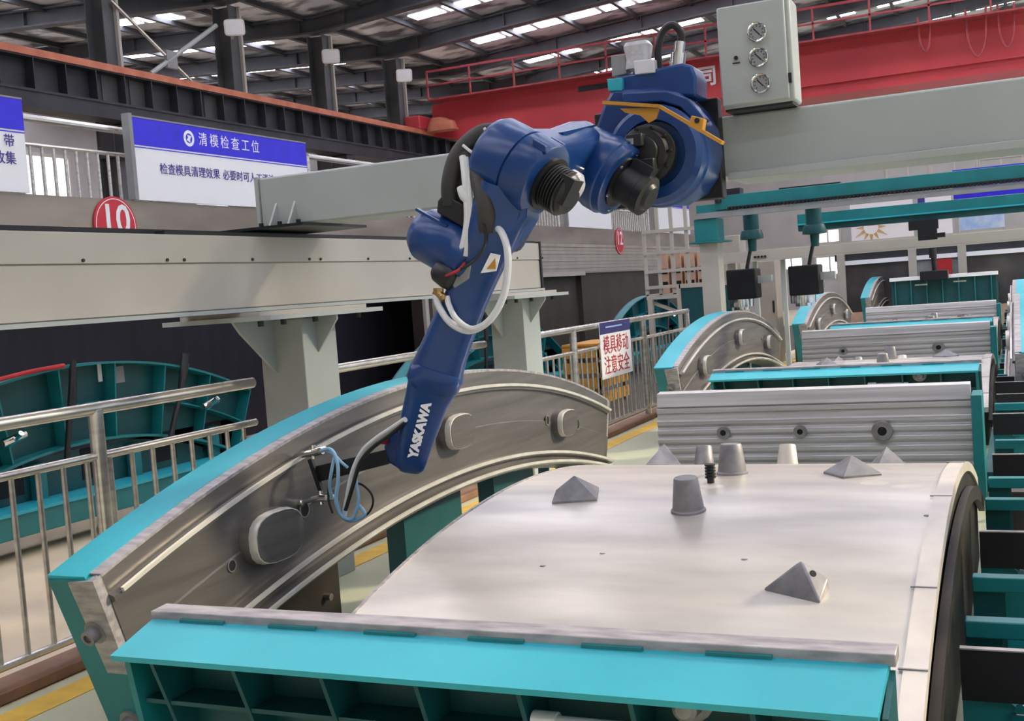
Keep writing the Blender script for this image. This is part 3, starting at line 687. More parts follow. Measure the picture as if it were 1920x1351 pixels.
# ---- farthest mould, closed
m4 = thing('segment_mould', 'farthest segment mould, closed, dark teal gate with a white top edge', 'mould', (-1.5, 26, 0), 'row of teal segment moulds')
ya = 25.4
build('front_door', MB().bx(-2.58, -.53, ya, ya + .1, .05, 1.22), M['tealshade'], m4)
build('top_edge', MB().bx(-2.6, -.5, ya - .12, ya + .2, 1.2, 1.27), M['signwhite'], m4)
for i in range(7): build('rib', MB().bx(-2.5 + i * .31, -2.48 + i * .31, ya - .1, ya, .1, 1.2), M['teal'], m4)
build('handle', MB().bx(-2.1, -1.85, ya - .12, ya - .1, 1.08, 1.11).bx(-1.35, -1.1, ya - .12, ya - .1, 1.1, 1.13), M['chrome'], m4)
build('body', MB().bx(-2.5, -.55, ya + .1, ya + 5, .05, 1.0), M['tealshade'], m4)
YF, ysave = ya + 2.5, YF
ZT, zs = 1.3, ZT
side_form(m4, -3.02, 1)
YF, ZT = ysave, zs

# ================================================================ PARKED MOULDS IN THE PIT LINE
def parked(yc, half, Rr, ztop, x, label, nose):
    t = thing('parked_side_form', label, 'mould', (x, yc, 0), 'teal forms parked beyond the railing')
    a1 = math.asin(half / Rr)
    def pt(xx, r, th): return V((xx, yc + r * math.sin(th), ztop - Rr + r * math.cos(th)))
    def sw(prof, n=36): return MB().rings([[pt(xx, Rr - d, -a1 + 2 * a1 * k / n) for xx, d in prof] for k in range(n + 1)])
    build('curved_plate', sw([(x, 0), (x + .02, 0), (x + .02, .62), (x, .62)]), M['tealshade'], t)
    build('top_flange', sw([(x + .02, .0), (x + .15, .0), (x + .15, .018), (x + .02, .018)]), M['teal'], t)
    build('mid_flange', sw([(x + .02, .30), (x + .12, .30), (x + .12, .312), (x + .02, .312)]), M['teal'], t)
    build('low_flange', sw([(x + .02, .58), (x + .14, .58), (x + .14, .60), (x + .02, .60)]), M['teal'], t)
    for k in range(8):
        th = -a1 + 2 * a1 * k / 7
        build('rib', MB().prism([pt(x + .02, Rr - .01, th), pt(x + .14, Rr - .01, th), pt(x + .12, Rr - .60, th), pt(x + .02, Rr - .60, th)], (0, .014, 0)), M['teal'], t)
    build('base_beam', MB().bx(x + .05, x + .30, yc - half - .6, yc + half + .1, .14, .30), M['teal'], t, bevel=.008)
    build('base_beam_cap', MB().bx(x + .03, x + .32, yc - half - .6, yc + half + .1, .30, .325), M['cyan'], t)
    for yy in (-.8, .8): build('foot', MB().bx(x + .08, x + .28, yc + yy * half - .08, yc + yy * half + .08, -.004, .14), M['tealshade'], t)
    build('skirt_plate', MB().bx(x - .02, x + .02, yc - half, yc + half, .14, ztop - .65), M['tealshade'], t)
    for k, yy in enumerate((-1.5, -.72, .1, .9, 1.5)):
        if abs(yy) < half: build('opening', MB().bx(x + .02, x + .026, yc + yy - .13, yc + yy + .13, .38, .62), M['blackmatte'], t)
    for k in range(4):
        yy = yc - half + 2 * half * (k + .5) / 4
        build('post', MB().bx(x + .03, x + .09, yy - .05, yy + .05, .3, ztop - .68), M['teal'], t)
    for yy, dy in ((-.35, .2), (.75, .35)):
        build('strut', MB().cyl((x + .2, yc + yy, .55), (x + .16, yc + yy + dy, ztop + .03 if dy < .3 else ztop - .1), .022, n=10).cyl((x + .18, yc + yy + dy * .6, ztop - .35), (x + .16, yc + yy + dy * .97, ztop - .02), .03, n=10), M['black'], t)
    for yy in (-.9, 1.2):
        build('clamp', MB().cyl((x + .2, yc + yy, ztop - .48), (x + .2, yc + yy + .2, ztop - .44), .03, n=10).cyl((x + .16, yc + yy + .1, ztop - .5), (x + .28, yc + yy + .1, ztop - .42), .02, n=8), M['chrome'], t)
    build('name_plate', MB().bx(x + .022, x + .028, yc + .35, yc + .50, ztop - .19, ztop - .06), M['labelgrey'], t)
    build('light_strip', MB().bx(x + .022, x + .03, yc + .22, yc + .26, ztop - .16, ztop - .02), M['signwhite'], t)
    return t
parked(6.55, 1.95, 4.9, 1.265, -6.6, 'teal ribbed form parked in the pit behind the near railing', 0)
parked(20.9, 2.6, 4.9, 1.32, -6.6, 'teal ribbed form parked in the pit, farthest, seen through the far railing', 0)
parked(13.7, 2.6, 4.9, 1.32, -6.6, 'teal ribbed form parked in the pit, mostly behind the robot forearm', 0)
rs_ = build('red_hose', MB().tube([P(-60, 728, X=-6.42), P(0, 711, X=-6.42), P(60, 696, X=-6.42), P(120, 685, X=-6.42)], .016, 8), M['winred']); tag(rs_, 'red hose lying along the top of the parked teal form', 'hose')
# ================================================================ ROBOT
FI = math.radians(33)
AX = V((math.cos(FI), -.10, -math.sin(FI))).normalized()     # direction of the arm joints' axes
rb = thing('painting_robot', 'large blue articulated painting robot hanging from the grey gantry beam, spraying the mould', 'robot', (-1.42, 5.15, 2.1))
def PP(l, Y): return [P(u, v, Y=Y) for u, v in l]
a, b_ = P(1318, 186, Y=5.13), P(1357, 371, Y=5.13)
build('mount_plate', MB().bx(-1.80, b_.x, 5.12, 5.2, b_.z, a.z), M['black'], rb, bevel=.006, label='black mounting plate')
# base casting
base = build('base_housing', MB().prism([w_ - V((0, .15, 0)) for w_ in PP([(1150, 205), (1168, 174), (1255, 172), (1290, 180), (1318, 205), (1338, 240), (1346, 285), (1338, 330), (1318, 362), (1280, 384), (1225, 386), (1175, 360), (1130, 300), (1135, 250)], 5.02)], (0, .26, 0)), M['blue'], rb, bevel=.018)
C1 = P(1228, 290, Y=4.80)
build('turret', MB().lathe(C1 + V((0, .12, 0)), (0, -1, 0), [(0, .222), (.05, .222), (.06, .214), (.13, .212), (.155, .19), (.16, .145), (.13, .138), (.13, .01)], 48), M['blue'], rb)
build('upper_housing', MB().prism([w_ - V((0, .1, 0)) for w_ in PP([(1166, 150), (1290, 124), (1308, 128), (1316, 150), (1316, 186), (1262, 186), (1168, 176)], 5.0)], (0, .2, 0)), M['blue'], rb, bevel=.012)
build('fold_cover', MB().prism(PP([(1166, 174), (1250, 170), (1290, 184), (1322, 222), (1306, 232), (1274, 200), (1240, 190), (1168, 194)], 4.80), (0, .1, 0)), M['blue'], rb, bevel=.006)
build('cyan_cover', MB().prism(PP([(1138, 148), (1166, 146), (1166, 170), (1140, 171)], 4.87), (0, .12, 0)), M['cyan'], rb, bevel=.004)
build('connector_box', MB().prism(PP([(1145, 104), (1172, 101), (1176, 138), (1147, 144)], 4.93), (0, .09, 0)), M['labelgrey'], rb, bevel=.004)
q = P(1199, 130, Y=4.95); q2 = P(1196, 80, Y=4.95)
cb = build('wrapped_connector', MB().loft([(q, V((.055, 0, 0)), V((0, .05, 0))), (q * .6 + q2 * .4, V((.05, 0, 0)), V((0, .045, 0))), (q * .15 + q2 * .85, V((.06, 0, 0)), V((0, .05, 0))), (q2, V((.05, 0, 0)), V((0, .04, 0)))], 20, 5), M['plastic'], rb)
build('connector_block', MB().prism(PP([(1187, 114), (1226, 110), (1228, 136), (1190, 140)], 4.89), (0, .06, 0)), M['hose'], rb, bevel=.004)
q = P(1196, 86, Y=4.894)
text('print', '双马', .05, P(1197, 93, Y=4.895), (1, 0, 0), (0, 0, 1), M['inkblue'], cb, .001, .001) if False else None
build('cable_loop', MB().tube([P(1236, 128, Y=4.95), P(1234, 92, Y=4.95), P(1244, 58, Y=4.95), P(1262, 47, Y=4.95), P(1276, 60, Y=4.95), P(1277, 84, Y=4.95)], .017, 10), M['black'], rb)
build('cable_plug', MB().cyl(P(1275, 78, Y=4.95), P(1272, 102, Y=4.95), .024).cyl(P(1272, 100, Y=4.95), P(1270, 124, Y=4.95), .034), M['chrome'], rb)
# yellow bracket
yb = build('yellow_bracket', MB().bar(P(1133, 193, Y=4.62), P(1238, 200, Y=4.62), .05, .014).bar(P(1238, 200, Y=4.62), P(1290, 230, Y=4.62), .05, .014).bar(P(1290, 230, Y=4.62), P(1355, 268, Y=4.62), .05, .014), M['yellow'], rb, label='ochre yellow guard bracket')
build('bracket_plate', MB().prism(PP([(1162, 203), (1236, 203), (1230, 222), (1216, 230), (1200, 216), (1172, 211)], 4.61), (0, .012, 0)), M['yellow'], yb)
build('bracket_block', MB().prism(PP([(1296, 216), (1320, 222), (1316, 246), (1290, 236)], 4.60), (0, .05, 0)), M['yellow'], yb, bevel=.004)
q = P(1307, 226, Y=4.597); build('bracket_hole', MB().cyl(q, q + V((0, -.003, 0)), .011), M['black'], yb)
# base motor in its recess
q = P(1206, 286, Y=4.66)
rm = build('base_motor', MB().lathe(q + V((0, .1, 0)), (0, -1, 0), [(0, .122), (.05, .122), (.055, .114), (.06, .10), (.1, .095), (.105, .07), (.13, .066), (.135, .05)], 36), M['black'], rb, label='black servo motor')
mb = MB()
for i in range(10):
    th = i * .628; c = q + V((math.cos(th) * .108, .04, math.sin(th) * .108)); mb.cyl(c, c + V((0, -.02, 0)), .007, n=8)
build('bolt_circle', mb, M['black'], rm)
build('motor_fitting', MB().bx(q.x - .05, q.x + .02, q.y - .075, q.y + .0, q.z + .02, q.z + .075), M['black'], rm, bevel=.006)
build('motor_fitting', MB().bx(q.x - .02, q.x + .06, q.y - .06, q.y, q.z - .09, q.z - .03), M['black'], rm, bevel=.006)
build('motor_label', MB().bx(q.x - .052, q.x - .015, q.y - .078, q.y - .076, q.z + .03, q.z + .055), M['labelgrey'], rm)
# lower arm: hub - link - elbow
HB = P(1127, 320, Y=4.60)
side = AX
hubup = AX.cross(V((0, 1, 0))).normalized()
build('arm_hub', MB().lathe(HB - AX * .17, AX, [(0, .13), (.02, .15), (.17, .158), (.18, .164), (.235, .164), (.24, .158), (.27, .152), (.275, .14), (.275, .02)], 44), M['blue'], rb)
hm = build('hub_motor', MB().lathe(HB + AX * .09, AX, [(0, .11), (.025, .11), (.03, .082), (.11, .08), (.115, .086), (.15, .086), (.155, .06), (.17, .05)], 32), M['black'], rb, label='black servo motor')
mb = MB()
for i in range(6):
    d = (hubup * math.cos(i * 1.047) + V((0, 1, 0)) * math.sin(i * 1.047)); c = HB + AX * .112 + d * .125; mb.cyl(c, c + AX * .008, .007, n=8)
build('motor_bolt', mb, M['chrome'], hm)
c = HB + AX * .13 + hubup * .075 - V((0, .03, 0))
build('motor_cable_box', MB().obx(HB + AX * .17 + hubup * .085, AX * .05, hubup * .03, V((0, .035, 0))), M['black'], hm)
EL = P(982, 318, Y=3.86)
lnk = HB - AX * .12; el2 = EL - AX * .05
d = (el2 - lnk); t_ = d.normalized(); ud = AX.cross(t_).normalized()
build('lower_arm', MB().loft([(lnk + t_ * -.04, AX * .09, ud * .15), (lnk + d * .15, AX * .095, ud * .145), (lnk + d * .45, AX * .085, ud * .115), (lnk + d * .8, AX * .085, ud * .115), (el2 + t_ * .03, AX * .085, ud * .12)], 28, 4.5), M['blue'], rb)
build('arm_rib', MB().bar(lnk + ud * .142 * (1 if ud.z > 0 else -1), lnk + d * .5 + ud * .11 * (1 if ud.z > 0 else -1), .03, .02), M['blue'], rb)
for k_ in (.2, .28): 
    c = lnk + d * k_ + AX * .09; build('arm_bolt', MB().cyl(c, c + AX * .02, .012, n=8), M['chrome'], rb)
# elbow
eb = build('elbow_housing', MB().lathe(EL - AX * .16, AX, [(0, .09), (.006, .128), (.03, .142), (.15, .146), (.152, .139), (.158, .139), (.16, .146), (.25, .146), (.262, .138), (.27, .11), (.27, .02)], 44), M['blue'], rb)
em = build('elbow_motor', MB().lathe(EL + AX * .105, AX, [(0, .10), (.02, .102)] + [q_ for i in range(6) for q_ in ((.022 + i * .012, .078), (.026 + i * .012, .086), (.030 + i * .012, .086), (.033 + i * .012, .078))] + [(.10, .078), (.115, .066), (.12, .04)], 36), M['black'], rb, label='black finned servo motor')
build('motor_cap', MB().obx(EL + AX * .21 + V((0, -.02, .02)), AX * .03, hubup * .05, V((0, .045, 0))), M['black'], em)
build('clear_cover', MB().lathe(EL + AX * .225 + V((0, .03, .035)), AX, [(-.03, .06), (.0, .058), (.018, .04), (.022, .005)], 20), M['plastic'], em)
for th in (.4, 1.4, 2.3, 5.6):
    c = EL + (hubup * math.cos(th) + V((0, 1, 0)) * math.sin(th)) * .146 + AX * .06; build('lug', MB().obx(c, AX * .03, V((0, .014, 0)), V((0, 0, .014))), M['blue'], eb, bevel=.003)
# forearm
YA = 3.84
def fsec(u, v, w, dpt, Y=YA):
    c = P(u, v, Y=Y); pxm = (P(u + 10, v, Y=Y) - c).length / 10
    return c, w * pxm, dpt
pts = [(952, 350, 48, .10), (936, 400, 50, .10), (922, 440, 46, .10), (905, 485, 40, .085), (889, 525, 37, .078), (874, 560, 37, .075), (848, 620, 39, .078), (832, 660, 41, .085), (820, 695, 44, .095), (812, 720, 42, .095), (802, 745, 37, .08), (790, 785, 34, .075), (778, 830, 29, .07), (772, 860, 26, .064), (770, 873, 23, .056), (768.5, 881, 17, .042), (768, 885, 8, .02)]
secs = []
for i, (u, v, w, dp) in enumerate(pts):
    c, w_, _ = fsec(u, v, w, dp)
    cn = P(*pts[min(i + 1, len(pts) - 1)][:2], Y=YA); cp = P(*pts[max(i - 1, 0)][:2], Y=YA)
    t_ = (cn - cp).normalized(); vw = (c - CAM).normalized(); wd_ = t_.cross(vw).normalized(); dd = wd_.cross(t_).normalized()
    secs.append((c, wd_ * w_, dd * dp))
fa = build('forearm', MB().loft(secs[:10], 32, 4.2), M['blue'], rb)
wr = build('wrist', MB().loft(secs[9:], 32, 4.2), M['blue'], rb)
c0 = P(815, 706, Y=YA); t_ = (P(800, 745, Y=YA) - P(832, 660, Y=YA)).normalized()
cs = secs[8]
build('joint_collar', MB().loft([(P(824, 685, Y=YA), cs[1] * .9, cs[2] * 1.02), (P(820, 695, Y=YA), cs[1] * 1.05, cs[2] * 1.1), (P(813, 714, Y=YA), cs[1] * 1.03, cs[2] * 1.1), (P(809, 725, Y=YA), cs[1] * .86, cs[2] * .98)], 32, 4.2), M['blue'], fa)
build('wrist_block', MB().prism(PP([(748, 800), (726, 812), (718, 838), (728, 868), (752, 884), (770, 882), (770, 800)], YA - .02), (0, .09, 0)), M['blue'], wr, bevel=.012)
build('side_panel', MB().prism(PP([(764, 716), (778, 742), (768, 800), (752, 800), (755, 760)], YA - .03), (0, .07, 0)), M['blue'], wr, bevel=.008)
q = P(722, 826, Y=YA - .03); build('pink_cap', MB().cyl(q + V((.01, 0, 0)), q - V((.012, 0, 0)), .014, n=14), M['inkred'], wr)
# lettering up the wrist
i0 = 12; ca, wa, da = secs[12]; n_ = -da.normalized() if (-da).dot(CAM - ca) > 0 else da.normalized()
pa, pb = P(778, 842, Y=YA), P(802, 750, Y=YA)
lo_, hi_ = pa + n_ * .078, pb + n_ * .083
xd_ = (hi_ - lo_).normalized(); L_ = (hi_ - lo_).length
zd_ = n_; yd_ = zd_.cross(xd_)
text('lettering', 'YASKAWA', L_ / 4.35, (lo_ + hi_) / 2, xd_, yd_, M['signwhite'], wr, .001, .003)
# upper-arm drive cylinder pointing left
p0, p1 = P(800, 437, Y=YA + .02), P(905, 497, Y=YA - .03)
ax2 = (p1 - p0).normalized()
db = build('drive_housing', MB().lathe(p0, ax2, [(-.03, .05), (-.022, .085), (0, .098), (.012, .104), (.16, .104), (.17, .098), (.2, .10), (.245, .10), (.26, .08)], 40), M['blue'], rb)
build('housing_rib', MB().bar(p0 + V((0, -.06, .088)), p0 + ax2 * .16 + V((0, -.06, .088)), .02, .01), M['blue'], db)
build('arm_block', MB().prism(PP([(905, 330), (985, 370), (984, 408), (968, 436), (950, 470), (905, 478), (880, 440), (900, 380)], YA - .06), (0, .15, 0)), M['blue'], fa, bevel=.02)
build('joint_cable', MB().tube([P(985, 405, Y=YA + .05), P(980, 440, Y=YA + .05), P(962, 466, Y=YA + .04)], .02, 8), M['black'], fa)
# black junction box and conduits
build('junction_box', MB().prism(PP([(820, 376), (832, 362), (890, 396), (886, 432), (866, 426), (818, 398)], YA - .06), (0, .1, 0)), M['black'], rb, bevel=.006)
T = lambda l, Y: [P(u, v, Y=Y + dy) for u, v, dy in l]
cable = build('conduit_bundle', MB().tube(T([(846, 386, -.03), (846, 340, -.03), (858, 296, -.02), (880, 268, 0), (908, 250, .02), (938, 250, .05), (962, 258, .1), (985, 262, .2)], YA), .037, 12), M['corr'], rb)
build('conduit', MB().tube(T([(862, 410, 0), (862, 350, 0), (880, 306, .02), (900, 284, .04), (925, 268, .06), (955, 262, .1)], YA), .04, 12), M['corr'], cable)
build('conduit', MB().tube(T([(872, 290, -.03), (886, 316, -.04), (902, 352, -.08), (912, 396, -.1), (912, 432, -.08)], YA), .034, 12), M['corr'], cable)
for u, v in ((862, 292), (905, 250), (876, 300)):
    pass
build('cable_tie', MB().tube(T([(908, 240, -.05), (914, 250, -.05), (922, 262, -.05)], YA), .006, 6).tube(T([(868, 272, -.06), (880, 282, -.06), (892, 290, -.06)], YA), .006, 6), M['hose'], cable)
h1 = build('white_hose', MB().tube(T([(868, 294, -.06), (872, 330, -.09), (876, 380, -.1), (876, 420, -.1), (868, 462, -.1), (858, 486, -.1)], YA), .014, 10).tube(T([(874, 296, -.06), (878, 340, -.09), (882, 390, -.1), (878, 430, -.1), (872, 480, -.1)], YA), .011, 10), M['hose'], rb)
build('white_tape', MB().tube(T([(862, 350, -.1), (870, 366, -.1), (880, 380, -.1)], YA), lambda t: .012 + .007 * math.sin(math.pi * t), 10), M['hose'], h1)
build('white_hose', MB().tube(T([(922, 426, -.05), (938, 432, -.09), (950, 462, -.11), (952, 505, -.11), (942, 560, -.11), (916, 602, -.11), (880, 620, -.11), (846, 606, -.11), (824, 576, -.1), (816, 548, -.08)], YA), .013, 10), M['hose'], rb)
build('white_hose', MB().tube(T([(916, 604, -.11), (884, 616, -.12), (856, 598, -.12), (842, 572, -.1), (838, 556, -.09)], YA), .011, 10), M['hose'], rb)
build('black_cable', MB().tube(T([(895, 380, -.1), (908, 420, -.12), (910, 455, -.12), (894, 484, -.12), (872, 500, -.12), (846, 512, -.11)], YA), .006, 8), M['black'], rb)
build('red_wire', MB().tube(T([(830, 520, -.11), (848, 512, -.125), (862, 504, -.12), (872, 492, -.11)], YA), .005, 6), M['winred'], rb)
vb = P(838, 515, Y=YA - .07)
sv = build('solenoid_valve', MB().lathe(vb - AX * .05, AX, [(0, .035), (.015, .046), (.06, .05), (.09, .046), (.1, .03)], 20), M['black'], rb)
build('valve_block', MB().prism(PP([(858, 500), (884, 494), (878, 522), (852, 540), (846, 532)], YA - .09), (0, .05, 0)), M['labelgrey'], sv, bevel=.003)
build('fitting', MB().cyl(P(816, 548, Y=YA - .08), P(836, 560, Y=YA - .09), .016, n=10).cyl(P(822, 540, Y=YA - .08), P(822, 556, Y=YA - .08), .02, n=6).ball(P(830, 556, Y=YA - .1), .014), M['brass'], sv)
mb = MB(); q = [P(904, 510, Y=YA - .085), P(926, 480, Y=YA - .085), P(925, 508, Y=YA - .085), P(912, 512, Y=YA - .085)]
mb.prism([P(901, 512, Y=YA - .087), P(920, 474, Y=YA - .087), P(938, 478, Y=YA - .087), P(930, 508, Y=YA - .087)], (0, .003, 0))
st = build('warning_sticker', mb, M['signwhite'], fa)
mb = MB(); q = [P(912, 504, Y=YA - .089), P(928, 484, Y=YA - .089), P(929, 504, Y=YA - .089)]; mb.prism(q, (0, .002, 0))
build('warning_triangle', mb, M['yellow'], fa)
# ---- spray tool
YT = YA
tl = build('spray_tool', MB().prism([P(590, 874, Y=YT), P(724, 842, Y=YT), P(728, 870, Y=YT), P(602, 902, Y=YT)], (0, .02, 0)), M['black'], rb, bevel=.002, label='black spray bar with two nozzles')
build('nozzle_post', MB().bar(P(582, 860, Y=YT - .01), P(603, 922, Y=YT - .01), .018, .018), M['black'], tl)
for l in (((604, 843), (588, 848), (566, 852), (541, 860)), ((618, 932), (602, 933), (585, 937), (563, 943))):
    a, b_, c_, d_ = [P(u, v, Y=YT - .015) for u, v in l]
    nz = MB().cyl(a, b_, .018, n=12).cyl(b_, c_, .014, n=12).cyl(c_, d_, .009, n=10).cyl(d_ + V((.01, 0, 0)), d_ - V((.012, 0, 0)), .016, n=10).cyl(b_ + V((0, 0, .03)), b_ - V((0, 0, .025)), .010, n=8).cyl(a + V((0, -.02, 0)), a + V((0, .02, 0)), .012, n=8)
    build('nozzle', nz, M['chrome'], tl)
TT = lambda l: [P(u, v, Y=YT - .03 + dy) for u, v, dy in l]
hs = build('supply_hose', MB().tube(TT([(760, 786, -.07), (736, 802, -.05), (706, 822, -.03), (680, 846, -.02), (662, 884, -.02), (652, 930, -.02), (645, 966, -.02)]), .011, 10), M['hose'], tl)
build('dark_hose', MB().tube(TT([(758, 794, -.08), (728, 818, -.06), (700, 838, -.05), (676, 866, -.04), (662, 910, -.04), (648, 956, -.03)]), .008, 8), M['black'], tl)
build('blue_hose', MB().tube(TT([(602, 845, 0), (620, 842, -.02), (632, 864, -.03), (634, 900, -.03), (630, 938, -.03), (642, 968, -.03), (662, 976, -.02), (684, 964, -.02), (672, 946, -.01)]), .0075, 8).tube(TT([(606, 842, 0), (624, 850, -.02), (640, 866, -.02), (652, 876, 0)]), .006, 8), M['bluehose'], tl)
build('blue_hose', MB().tube(TT([(622, 932, 0), (618, 910, -.02), (622, 880, -.03), (628, 852, -.02)]), .007, 8).tube(TT([(632, 940, -.04), (640, 966, -.04), (660, 972, -.03), (672, 940, -.02), (666, 890, 0)]), .007, 8), M['bluehose'], tl)
build('dark_hose', MB().tube(TT([(660, 906, .0), (678, 908, .0), (696, 925, .0), (699, 945, .0), (688, 964, .0), (664, 974, .0)]), .0045, 8), M['black'], tl)
build('dark_hose', MB().tube(TT([(624, 962, -.01), (616, 935, -.01), (618, 905, -.01), (628, 890, -.02)]), .005, 8), M['black'], tl)

# ================================================================ FAR TEAL GANTRY AND WORK HEADS
tg = thing('tightening_gantry', 'teal gantry with a toothed rack beam and white post, beyond the grey gantry beam', 'gantry', (-1.5, 13.7, 2.0))
build('beam', MB().bx(-3.36, 1.2, 13.7, 13.95, 2.36, 2.53), M['teal'], tg, bevel=.006)
build('rail', MB().bx(-3.6, 1.2, 13.62, 13.72, 2.27, 2.31).bx(-3.6, 1.2, 13.66, 13.9, 2.31, 2.34), M['labelgrey'], tg)
mb = MB(); x = -3.2
while x < .6: mb.bx(x, x + .022, 13.64, 13.7, 2.345, 2.375); x += .044
mb.bx(-3.2, .6, 13.66, 13.7, 2.365, 2.385)
build('rack', mb, M['black'], tg)
build('corner_box', MB().bx(-3.62, -3.34, 13.65, 14.0, 2.0, 2.27), M['teal'], tg, bevel=.006)
build('corner_box', MB().bx(-3.60, -3.2, 13.72, 14.0, 2.34, 2.44), M['teal'], tg, bevel=.004)
build('corner_plate', MB().bx(-3.68, -3.26, 13.6, 14.05, 1.98, 2.0), M['teal'], tg)
build('post', MB().bx(-3.58, -3.36, 13.7, 13.95, 0, 1.98), M['white'], tg, bevel=.004)
build('motor', MB().bx(-3.3, -3.05, 13.7, 13.9, 2.53, 2.60).cyl((-3.32, 13.7, 2.45), (-3.32, 13.7, 2.62), .04), M['black'], tg)
build('stop_block', MB().bx(-2.6, -1.9, 13.75, 13.9, 2.53, 2.55), M['black'], tg)
t2 = thing('rear_gantry_beam', 'second teal beam with a pale ledge behind the toothed gantry', 'beam', (-1.4, 16, 2.1))
build('beam', MB().bx(-2.8, 1.2, 16, 16.2, 2.2, 2.33), M['teal'], t2, bevel=.005)
build('ledge', MB().bx(-2.8, 1.2, 15.96, 16.2, 2.18, 2.2), M['cyan'], t2)
build('lower_flange', MB().bx(-2.8, 1.2, 16.02, 16.2, 2.1, 2.18), M['tealshade'], t2)
build('carriage', MB().bx(-1.36, -1.0, 15.9, 16.05, 1.98, 2.1).bx(-1.25, -1.02, 15.9, 16.05, 1.84, 1.98).bx(-1.05, -.92, 15.88, 16.0, 1.86, 1.92), M['blackmatte'], t2)
def head(x, zt, zb, yl, label, w=.19):
    t = thing('work_head', label, 'tool', (x, yl, zb), 'black covered work heads on the far gantry')
    build('motor_body', MB().lathe((x + .14, yl, 2.36), (0, 0, -1), [(0, .1), (.22, .1), (.23, .13), (.3, .15), (.34, .15), (.35, .06), (.5, .05)], 20), M['tealshade'], t)
    build('hanger', MB().bx(x + .08, x + .2, 13.952, yl + .05, 2.36, 2.44), M['teal'], t)
    build('rod', MB().cyl((x + .14, yl, 2.0), (x + .05, yl, zt), .025, n=8), M['black'], t)
    build('cover', MB().bx(x - w, x + w, yl - .18, yl + .18, zb, zt), M['blackmatte'], t, bevel=.02)
    build('cap', MB().cyl((x - .05, yl, zb), (x - .05, yl, zb - .1), .16).cyl((x - .05, yl, zb - .1), (x - .05, yl, zb - .14), .1), M['chrome'], t)
    build('bracket', MB().bx(x + w, x + w + .18, yl - .05, yl + .05, zt - .2, zt - .1), M['grey'], t)
head(-3.36, 1.64, 1.25, 15.0, 'black square work head with chrome base, above the second mould')
head(-2.56, 1.63, 1.25, 15.0, 'black square work head above the third mould, right of the other one')
q = P(1753, 515, Y=25.2)
t = thing('hanging_wrench', 'black block on a rod hanging above the farthest mould', 'tool', (q.x, 25.2, q.z - .1))
build('block', MB().bx(q.x - .28, q.x + .26, 25.0, 25.3, q.z - .11, q.z + .09), M['blackmatte'], t, bevel=.02)
build('rod', MB().cyl((q.x, 25.2, q.z + .08), (q.x - .02, 25.2, q.z + .72), .05, .06, n=10).cyl((q.x - .02, 25.2, q.z + .35), (q.x - .02, 25.2, q.z + .8), .075, n=10), M['black'], t)
# control house with glazing far behind
yk = 28.0
ch = thing('control_house', 'far white framed control house with dark glazing behind the moulds', 'cabin', (-2, yk + 1, 0))
build('eaves_beam', MB().bx(-6.8, 2.5, yk, yk + .25, 1.97, 2.17), M['white'], ch)
build('shadow_gap', MB().bx(-4.1, 2.5, yk + .1, yk + .3, 1.72, 1.92), M['girder'], ch)
build('lintel', MB().bx(-3.9, 2.5, yk + .02, yk + .2, 1.62, 1.72), M['signwhite'], ch)
for x in (-3.95, -2.35, -1.28, .4): build('mullion', MB().bx(x - .09, x + .09, yk, yk + .2, 0, 1.97), M['white'], ch)
build('glazing', MB().bx(-3.9, -2.4, yk + .1, yk + .13, .3, 1.62).bx(-1.25, 2.4, yk + .1, yk + .13, .3, 1.62), M['glassdark'], ch)
build('panel', MB().bx(-2.3, -1.3, yk + .1, yk + .14, .3, 1.62), M['labelgrey'], ch)
build('sill', MB().bx(-3.95, 2.5, yk, yk + .2, 0, .5), M['peach'], ch)
build('back_wall', MB().bx(-4.0, 2.5, yk + 3, yk + 3.1, 0, 1.95).bx(-4.0, 2.5, yk + .25, yk + 3.1, 1.92, 1.95), M['wall'], ch)
t = build('red_cloth', MB().bx(-1.92, -1.5, yk - .06, yk - .02, 1.2, 1.6), M['winred']); tag(t, 'red square sign on the far control house front', 'sign')
def poster(u0, v0, u1, v1, Y, m, name, label, cat):
    a, b_ = P(u0, v1, Y=Y), P(u1, v0, Y=Y)
    return a, b_
a, b_ = P(1597, 452, Y=34), P(1712, 398, Y=34)
t = thing('wall_poster', 'far white poster with a golden star burst, above the control house', 'poster', ((a.x + b_.x) / 2, 34, a.z))
build('sheet', MB().bx(a.x, b_.x, 34, 34.05, a.z, b_.z + .5), M['signwhite'], t)
mb = MB(); c = V(((a.x + b_.x) / 2 - .3, 33.99, a.z + .35))
for i in range(12):
    th = i * .5236; d = V((math.cos(th), 0, math.sin(th)))
    s_ = V((-d.z, 0, d.x)); mb.prism([c + d * .2 - s_ * .05, c + d * .2 + s_ * .05, c + d * (.42 + .1 * (i % 2)) + s_ * .0], (0, .005, 0))
build('star_burst', mb, M['gold'], t)
build('stand', MB().bx(a.x - .1, a.x, 34, 34.1, 0, b_.z + .6).bx(b_.x, b_.x + .1, 34, 34.1, 0, b_.z + .6), M['grey'], t)
a, b_ = P(1716, 448, Y=34), P(1784, 392, Y=34)
t = thing('wall_poster', 'narrow far white poster with blue border, behind the black carriage', 'poster', ((a.x + b_.x) / 2, 34, a.z))
build('sheet', MB().bx(a.x + .12, b_.x, 34, 34.05, a.z, b_.z + .5), M['signwhite'], t)
build('border', MB().bx(a.x + .12, a.x + .3, 33.98, 34.0, a.z, b_.z + .5), M['inkblue'], t)
build('stand', MB().bx(b_.x - .1, b_.x, 34.05, 34.15, 0, a.z), M['grey'], t)
a, b_ = P(1800, 432, Y=34), P(1882, 385, Y=34)
t = thing('wall_poster', 'far pale blue picture poster, rightmost of the posters', 'poster', ((a.x + b_.x) / 2, 34, a.z))
